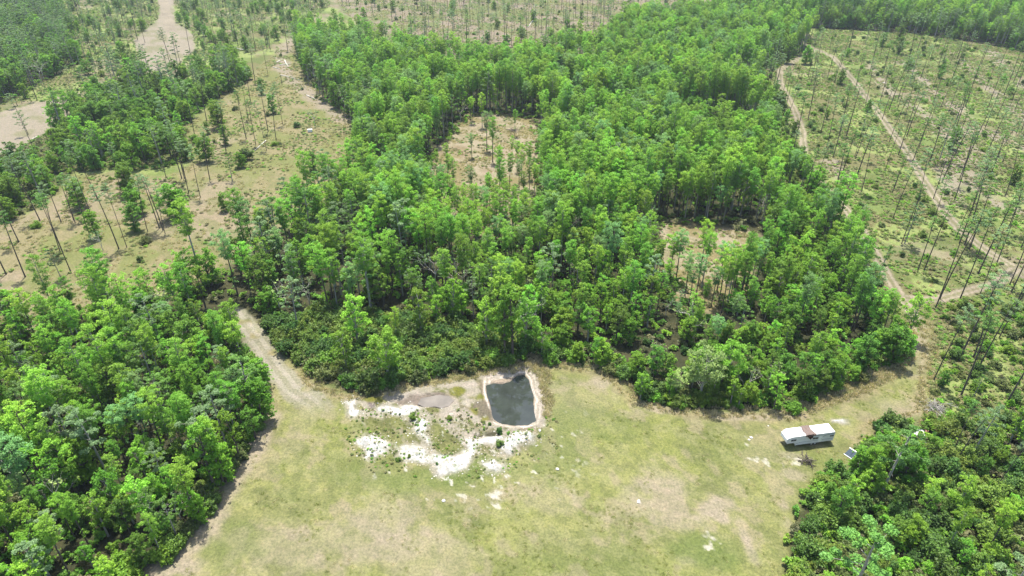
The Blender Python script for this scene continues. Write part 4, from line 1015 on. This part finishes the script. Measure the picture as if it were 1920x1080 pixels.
print('low', n_low, 'under', n_und)
exec_objects = True

# ------------------------------------------------------------------ man-made things and litter
M['white'] = solid('trailer_white_paint', (.80,.80,.78), .4, .06, 1.5)
M['side'] = solid('trailer_side_aluminium', (.62,.63,.62), .4, .12, 1.2)
M['glass'] = solid('dark_window_glass', (.05,.06,.07), .12, .2, 2, spec=.6)
M['dark'] = solid('dark_trim', (.10,.10,.11), .5, .2, 3)
M['stripe'] = solid('grey_stripe_paint', (.22,.23,.25), .5, .15, 3)
M['tarp'] = solid('brown_tarp', (.14,.10,.082), .65, .2, 2.5, bump=.4)
M['tarp2'] = solid('dark_brown_tarp', (.06,.025,.02), .7, .3, 2.5, bump=.4)
M['rubber'] = solid('tyre_rubber', (.03,.03,.03), .8, .2, 4)
M['hub'] = solid('wheel_hub_grey', (.55,.55,.54), .4, .15, 4)
M['bluep'] = solid('dark_blue_panel', (.05,.07,.09), .75, .3, 2, spec=.1)
M['metal'] = solid('grey_metal', (.45,.47,.47), .4, .2, 3, metal=.3)
M['greent'] = solid('pale_green_tarp', (.35,.55,.42), .6, .2, 2, bump=.3)
M['pink'] = solid('reddish_cloth', (.45,.22,.18), .8, .3, 3)
M['rock'] = solid('white_limestone_lump', (.6,.58,.54), .9, .25, 2, bump=.8)
M['box'] = solid('white_box_paint', (.78,.79,.80), .5, .08, 2)

class MB:
    def __init__(s): s.v = []; s.f = []
    def quad(s, a, b, c, d): i = len(s.v); s.v += [a, b, c, d]; s.f.append((i, i + 1, i + 2, i + 3))
    def box(s, x0, x1, y0, y1, z0, z1, bev=0.0):
        i = len(s.v)
        if bev:
            lay_ = [(z0, bev), (z0 + bev, 0), (z1 - bev, 0), (z1, bev)]
        else: lay_ = [(z0, 0), (z1, 0)]
        n = 8
        for z, b in lay_:
            k = max(bev, .001) * .8
            s.v += [(x0 + b + k, y0 + b, z), (x1 - b - k, y0 + b, z), (x1 - b, y0 + b + k, z), (x1 - b, y1 - b - k, z), (x1 - b - k, y1 - b, z), (x0 + b + k, y1 - b, z), (x0 + b, y1 - b - k, z), (x0 + b, y0 + b + k, z)]
        for l in range(len(lay_) - 1):
            for k in range(n): a = i + l * n + k; b_ = i + l * n + (k + 1) % n; s.f.append((a, b_, b_ + n, a + n))
        s.f.append(tuple(i + k for k in range(n))[::-1]); s.f.append(tuple(i + (len(lay_) - 1) * n + k for k in range(n)))
    def prism(s, prof, y0, y1):
        i = len(s.v); n = len(prof)
        s.v += [(x, y0, z) for x, z in prof] + [(x, y1, z) for x, z in prof]
        for k in range(n): a = i + k; b = i + (k + 1) % n; s.f.append((a, b, b + n, a + n))
        s.f.append(tuple(range(i, i + n))[::-1]); s.f.append(tuple(range(i + n, i + 2 * n)))
    def wheel(s, x, y, z, r, w, n=18):
        i = len(s.v)
        prof = [(r * .55, -w / 2), (r * .92, -w / 2), (r, -w * .3), (r, w * .3), (r * .92, w / 2), (r * .55, w / 2)]
        for rr, yy in prof:
            for k in range(n): a = 2 * math.pi * k / n; s.v.append((x + rr * math.cos(a), y + yy, z + rr * math.sin(a)))
        for l in range(len(prof) - 1):
            for k in range(n): a = i + l * n + k; b = i + l * n + (k + 1) % n; s.f.append((a, b, b + n, a + n))
    def disc(s, x, y, z, r, dome, n=14):
        i = len(s.v); sg = -1 if dome < 0 else 1
        for rr, yy in ((r, 0), (r * .6, dome), (r * .25, dome * 1.4)):
            for k in range(n): a = 2 * math.pi * k / n; s.v.append((x + rr * math.cos(a), y + yy, z + rr * math.sin(a)))
        for l in range(2):
            for k in range(n): a = i + l * n + k; b = i + l * n + (k + 1) % n; s.f.append((a, b, b + n, a + n))
        s.f.append(tuple(i + 2 * n + k for k in range(n)))
    def build(s, name, mat, parent=None, label=None):
        me = bpy.data.meshes.new(name); me.from_pydata([tuple(map(float, v)) for v in s.v], [], s.f); me.materials.append(mat)
        import bmesh
        b = bmesh.new(); b.from_mesh(me); bmesh.ops.recalc_face_normals(b, faces=b.faces); b.to_mesh(me); b.free()
        o = link(name, me, parent)
        if label: o['label'] = label
        return o
def empty(name, x, y, z, rz, label, cat, group=None):
    o = bpy.data.objects.new(name, None); COL.objects.link(o); o.location = (x, y, z); o.rotation_euler = (0, 0, rz)
    return tag(o, label, cat, group)

def trailer():
    ax, ay = gnd(1472.5, 842); bx, by = gnd(1559.6, 830.5)          # near-side sill, nose and tail
    L = math.hypot(bx - ax, by - ay); rz = math.atan2(by - ay, bx - ax)
    root = empty('travel_trailer', ax, ay, h1(ax, ay), rz, 'long white travel trailer with a brown tarp over its roof, parked on the grass', 'trailer')
    W, H = 2.15, 2.72
    m = MB(); m.prism([(-.1, 1.4), (.0, 1.2), (1.5, 1.2), (1.75, .55), (L, .55), (L, H - .2), (L - .15, H), (.75, H), (.35, H - .2)], 0, W); m.build('body', M['side'], root)
    # siding ribs stand 4 mm proud
    for k in range(6):
        z = .72 + k * .16; m = MB(); m.box((1.85 if z < 1.24 else .15), L - .1, -.010, -.002, z, z + .03); m.build('siding_rib', M['white'], root)
    m = MB(); m.prism([(.30, H - .17), (.72, H + .02), (L - .14, H + .02), (L + .02, H - .18), (L + .02, H - .25), (L - .16, H - .04), (.72, H - .04), (.33, H - .24)], -.03, W + .03); r = m.build('roof', M['white'], root)
    for (x, y, s) in ((2.2, 1.0, .36), (6.4, 1.2, .4), (7.7, .6, .25)):
        m = MB(); m.box(x, x + s, y, y + s, H + .02, H + .11, .02); m.build('roof_vent', M['white'], r)
    for xx in (1.6, 2.9, 6.0, 7.3):
        m = MB(); m.box(xx, xx + .05, .02, W - .02, H + .022, H + .04); m.build('roof_seam', M['side'], r)
    # nose cap, slanted
    m = MB(); m.prism([(-.16, 1.50), (-.11, 1.50), (.33, H - .16), (.28, H - .13), (-.14, 2.2)], .05, W - .05); m.build('nose_cap', M['white'], root)
    def window(x0, x1, z0, z1):
        f = MB(); t = .05
        f.box(x0, x1, -.04, -.005, z0, z0 + t); f.box(x0, x1, -.04, -.005, z1 - t, z1); f.box(x0, x0 + t, -.04, -.005, z0 + t, z1 - t); f.box(x1 - t, x1, -.04, -.005, z0 + t, z1 - t)
        w = f.build('window', M['hub'], root)
        g = MB(); g.box(x0 + t, (x0 + x1) / 2 - .02, -.024, -.006, z0 + t, z1 - t); g.build('pane', M['glass'], w)
        g = MB(); g.box((x0 + x1) / 2 + .02, x1 - t, -.024, -.006, z0 + t, z1 - t); g.build('pane', M['glass'], w)
    window(.6, 1.7, 1.62, 2.15); window(4.85, 6.05, 1.45, 2.0); window(L - .95, L - .12, 1.6, 2.05)
    # door with its step
    m = MB(); m.box(6.2, 6.8, -.035, -.004, .6, 2.3, .004); d = m.build('door', M['white'], root)
    m = MB(); m.box(6.66, 6.73, -.07, -.036, 1.3, 1.42); m.build('handle', M['dark'], d)
    m = MB(); m.box(2.3, 6.1, -.018, -.003, 1.12, 1.20); m.build('stripe', M['stripe'], root)
    m = MB(); m.box(6.9, L - .1, -.018, -.003, 1.12, 1.20); m.build('stripe', M['stripe'], root)
    m = MB(); m.box(1.8, 2.2, -.018, -.003, .98, 1.06); m.build('stripe', M['stripe'], root)
    # loose strip of torn siding above the rear half
    T = Tubes(); T.add([(5.3, -.03, 2.3), (5.9, -.05, 2.4), (6.5, -.06, 2.3), (6.9, -.07, 2.0), (7.3, -.06, 2.2), (L - .2, -.04, 2.42)], [.03] * 6, 4)
    v, f = T.arrays(); link('loose_trim', mesh_from('loose_trim', v, f, [M['dark']]), root)
    m = MB(); m.box(.2, 1.0, .2, W - .2, 1.1, 1.19); m.build('hitch_frame', M['dark'], root)
    for x in (1.2, 1.2):
        pass
    for y in (.35, W - .35):
        m = MB(); m.box(2.0, 2.12, y - .06, y + .06, 0, .55); m.build('landing_leg', M['metal'], root)
    for y in (.12, W - .12):
        for x in (5.0, 5.72):
            m = MB(); m.wheel(x, y, .32, .32, .2); w = m.build('wheel', M['rubber'], root)
            m = MB(); m.disc(x, y + (-.09 if y < 1 else .09), .32, .2, -.03 if y < 1 else .03); m.build('hub', M['hub'], w)
    m = MB(); m.box(4.55, 6.2, .01, W - .01, .44, .545); m.build('axle_frame', M['dark'], root)
    m = MB(); m.box(L, L + .12, .1, W - .1, .5, .64); m.build('bumper', M['metal'], root)
    for y in (.2, W - .35):
        m = MB(); m.box(L + .005, L + .04, y, y + .15, 1.1, 1.4); m.build('tail_light', M['pink'], root)
    # the tarp over the roof
    n = 22; k = 26; r = np.random.default_rng(5); v = []
    for j in range(k):
        t = j / (k - 1)
        yy = -.14 + (W + .28) * min(1, max(0, (t - .0)))
        for i in range(n):
            u = i / (n - 1)
            x0 = 3.3 + .15 * t + .10 * math.sin(t * 9); x1 = 5.2 - .1 * t + .12 * math.sin(t * 7 + 1)
            x = x0 + (x1 - x0) * u
            z = H + .05 + .07 * abs(math.sin(u * 7 + t * 3)) + .06 * r.random()
            if t < .001: z = H - .25
            v.append((x, yy, z))
    f = np.array([(j * n + i, j * n + i + 1, (j + 1) * n + i + 1, (j + 1) * n + i) for j in range(k - 1) for i in range(n - 1)], np.int32)
    tp = empty('tarp', 0, 0, 0, 0, 'brown tarp sagging over the middle of the white trailer roof', 'tarp'); tp.location = root.location; tp.rotation_euler = root.rotation_euler
    link('sheet', mesh_from('sheet', v, f, [M['tarp']], smooth=True), tp)
    v = []; nn = 14
    for j in range(8):
        t = j / 7
        for i in range(nn):
            u = i / (nn - 1); w_ = 1 - t * .55
            x = 4.1 + .3 * t + (u - .5) * 1.5 * w_; v.append((x, -.12 - .05 * math.sin(u * 12 + t) - .06 * t, H + .12 - t * (1.15 - .7 * abs(u - .45)) ))
    f = np.array([(j * nn + i, j * nn + i + 1, (j + 1) * nn + i + 1, (j + 1) * nn + i) for j in range(7) for i in range(nn - 1)], np.int32)
    o = link('hanging_flap', mesh_from('hanging_flap', v, f, [M['tarp2']], smooth=True), tp); o['label'] = 'dark red-brown flap hanging down the side'
trailer()

def log(name, p0, p1, rad, mat, label, lift=.15, stubs=2, group='fallen logs on the dry ground', cat='log'):
    ax, ay = gnd(*p0); bx, by = gnd(*p1); az, bz = h1(ax, ay), h1(bx, by)
    r = np.random.default_rng(int(p0[0] * 7 + p0[1]))
    T = Tubes(); A = np.array([ax, ay, az + lift]); B = np.array([bx, by, bz + lift]); o0 = A.copy()
    pts = [A + (B - A) * t + np.append(r.normal(size=2) * .12, abs(r.normal()) * .05) for t in (0, .25, .5, .75, 1)]
    T.add([pts[0] - (B - A) / np.linalg.norm(B - A) * .02] + pts + [pts[-1] + (B - A) / np.linalg.norm(B - A) * .02], [.01, rad, rad * .9, rad * .8, rad * .65, rad * .45, .01], 7)
    for k in range(stubs):
        c = A + (B - A) * (.4 + .5 * r.random()); d = r.normal(size=3); d[2] = abs(d[2]) * .7; T.add([c, c + d / np.linalg.norm(d) * (.8 + r.random())], [rad * .3, .01], 4)
    v, f = T.arrays(); v = v - o0.astype(np.float32)
    o = link(name, mesh_from(name, v, f, [mat], smooth=True)); o.location = o0
    return tag(o, label, cat, group)
for p0, p1, rad, lab in (((414,160),(444,146),.42,'thick pale log at the upper left edge of the dry field'),((440,91),(462,95),.3,'pale log lying in the scrub above the dry field'),((527,142),(563,152),.22,'long thin log crossing the path in the dry field'),
     ((575,180),(591,187),.3,'short pale log at the foot of the central wood'),((499,265),(478,284),.22,'pale curved log at the foot of the lone tall pine'),((358,200),(382,195),.4,'dark-shaded log under the grove'),
     ((1004,30),(990,52),.4,'pale slanting fallen trunk in the bare strip at the top'),((518,119),(530,114),.4,'first pale log of the heap at the narrow end of the dry field'),((524,124),(545,121),.32,'long log across the heap at the narrow end of the dry field'),
     ((534,115),(541,127),.35,'short log crosswise on the heap at the narrow end of the dry field'),((512,128),(526,131),.25,'thin log at the near side of the heap in the dry field'),((60,262),(72,255),.2,'small log beside the bare soil at left'),
     ((1655,155),(1668,158),.25,'pale log by the diagonal track, upper part'),((1562,888),(1571,872),.1,'thin pale pole lying in the grass below the trailer')):
    log('fallen_log', p0, p1, rad, M['bark_w'], lab)

def brush_pile(px, py, R, n, label, mat):
    x, y = gnd(px, py); r = np.random.default_rng(int(px)); T = Tubes()
    for k in range(n):
        a = r.random() * 6.28; c = np.array([r.normal() * R * .4, r.normal() * R * .4, .1 + abs(r.normal()) * .35]); l = .6 + r.random() * R
        d = np.array([math.cos(a), math.sin(a), r.normal() * .25]) * l
        T.add([c - d * .5, c + r.normal(size=3) * .08, c + d * .5], [.05 + .05 * r.random(), .045, .015], 4)
    v, f = T.arrays(); v[:, 2] = np.maximum(v[:, 2], -.05)
    o = link('brush_pile', mesh_from('brush_pile', v, f, [mat])); o.location = (x, y, h1(x, y)); tag(o, label, 'brush pile')
brush_pile(1757, 765, 2.6, 90, 'heap of grey cut branches at the right end of the meadow', M['bark_g'])
brush_pile(1512, 866, 1.6, 40, 'low brownish heap of sticks in the grass below the trailer', M['bark_d'])
brush_pile(962, 247, 2.6, 60, 'dark sticks standing in for the dark hollow at the back of the tan clearing', M['bark_d'])  # added sticks in dark bark give the darkness of a hollow
brush_pile(580, 676, 1.8, 60, 'grey tangle of twigs where the shrubs meet the grassy track', M['bark_g'])

def panel_wreck():
    x, y = gnd(1601, 856); root = empty('discarded_awning_frame', x, y, h1(x, y), math.radians(-48), 'tilted dark blue panel with one white rail, lying by the thicket near the trailer', 'scrap panel')
    root.rotation_euler = (math.radians(18), 0, math.radians(-55))
    for k in range(3):
        m = MB(); m.box(-1.3 + k * .9, -1.3 + k * .9 + .86, -.8, .8, .35, .40, .01); m.build('panel', M['bluep'], root)
    m = MB(); m.box(-1.42, 1.5, -.92, -.82, .30, .42, .02); m.build('rail', M['box'], root, 'white edge rail')
    m = MB(); m.box(-1.42, 1.5, .82, .90, .32, .43); m.build('rail', M['metal'], root)
    for sx_ in (-1.3, 1.35):
        for sy_ in (-.85, .8):
            m = MB(); m.box(sx_, sx_ + .06, sy_, sy_ + .06, -.25, .32); m.build('leg', M['metal'], root)
panel_wreck()
def crumple(px, py, sx_, sy_, hgt, mat, name, label, cat, rz=0.0, seed=1):
    x, y = gnd(px, py); n = 16; u = np.linspace(-1, 1, n); U, V = np.meshgrid(u, u)
    r = np.random.default_rng(seed)
    z = hgt * (1 - np.clip(np.hypot(U, V), 0, 1) ** 2) * (.5 + fbm(U * 3 + 9, V * 3 + 4, 1.1, 3, seed)) + .04 + fbm(U * 5, V * 5, .8, 2, seed + 3) * .12
    w = 1 + (fbm(U * 2, V * 2, 1, 2, seed + 5) - .5) * .5
    v = np.stack([U * sx_ * w, V * sy_ * w, z], -1).reshape(-1, 3)
    f = np.array([(j * n + i, j * n + i + 1, (j + 1) * n + i + 1, (j + 1) * n + i) for j in range(n - 1) for i in range(n - 1)], np.int32)
    o = link(name, mesh_from(name, v, f, [mat])); o.location = (x, y, h1(x, y)); o.rotation_euler = (0, 0, rz); tag(o, label, cat)
crumple(1722, 812, 1.5, .9, .5, M['box'], 'plastic_sheet', 'crumpled white plastic sheet lying in the thicket right of the trailer', 'sheet', .4, 3)
crumple(1724, 826, 1.0, .7, .5, M['greent'], 'green_sheet', 'pale green crumpled sheet just below the white one in the thicket', 'sheet', -.3, 4)
crumple(1733, 806, .7, .5, .4, M['pink'], 'reddish_cloth', 'small reddish cloth beside the white sheet in the thicket', 'cloth', .2, 5)
crumple(1792, 857, .6, .5, .3, M['box'], 'plastic_scrap', 'small pale scrap under the slanting pine at lower right', 'scrap', .2, 6)

def box_hutch():
    x, y = gnd(582, 249); root = empty('storage_box', x, y, h1(x, y), .15, 'small white box with a flat lid at the right end of the dry field', 'box')
    m = MB(); m.box(-.85, .85, -.5, .5, .12, .95, .04); m.build('body', M['box'], root)
    m = MB(); m.box(-.92, .92, -.57, .57, .955, 1.06, .02); m.build('lid', M['white'], root)
    for a in (-.7, .55):
        m = MB(); m.box(a, a + .15, -.45, .45, 0, .115); m.build('foot', M['dark'], root)
box_hutch()

def rocks(spec):
    for i, (px, py, s, lab) in enumerate(spec):
        x, y = gnd(px, py); r = np.random.default_rng(500 + i)
        import bmesh
        s = s * .65; b = bmesh.new(); bmesh.ops.create_icosphere(b, subdivisions=2, radius=1)
        for v in b.verts:
            k = 1 + .28 * (float(vnoise(np.array([v.co.x * 1.7 + i * 3 + 9]), np.array([v.co.y * 1.7 + v.co.z * 2.1 + 9]), 3)[0]) - .5) * 2
            v.co = (v.co.x * s * k, v.co.y * s * .75 * k, v.co.z * s * .55 * k + s * .2)
        me = bpy.data.meshes.new('white_rock'); b.to_mesh(me); b.free(); me.materials.append(M['rock'])
        o = link('white_rock', me); o.location = (x, y, h1(x, y)); o.rotation_euler = (0, 0, r.random() * 6); tag(o, lab, 'rock', 'white lumps in the grass')
rocks([(832,942,.5,'white lump alone in the meadow below the pit'),(1045,882,.55,'white lump in the grass right of the pit'),(1197,943,.6,'white lump in the worn patch in the middle of the meadow'),
       (1408,822,.5,'white lump in the grass left of the trailer, lower one'),(1404,826,.4,'small white lump touching the one left of the trailer'),(1012,808,.45,'white stone at the near right corner of the pond'),
       (1440,800,.25,'tiny white piece in the grass behind the trailer nose'),(672,772,.3,'pale stone on the left rim of the pit'),(926,868,.5,'white lump at the lower edge of the pit'),(905,868,.4,'small white lump below the pit, left one')])

# ------------------------------------------------------------------ thin summer haze
hm, N, L = new_mat('haze_air')
ho = N.new('ShaderNodeOutputMaterial'); hv = N.new('ShaderNodeVolumePrincipled')
hv.inputs['Color'].default_value = (.80, .90, 1.0, 1); hv.inputs['Density'].default_value = .00010; hv.inputs['Anisotropy'].default_value = .2
L.new(hv.outputs[0], ho.inputs['Volume'])
m = MB(); m.box(-6500, 6500, -3200, 6500, -4, 92); hz = m.build('haze', hm); tag(hz, 'thin pale haze over the whole woodland', kind='stuff')
S.cycles.volume_bounces = 0
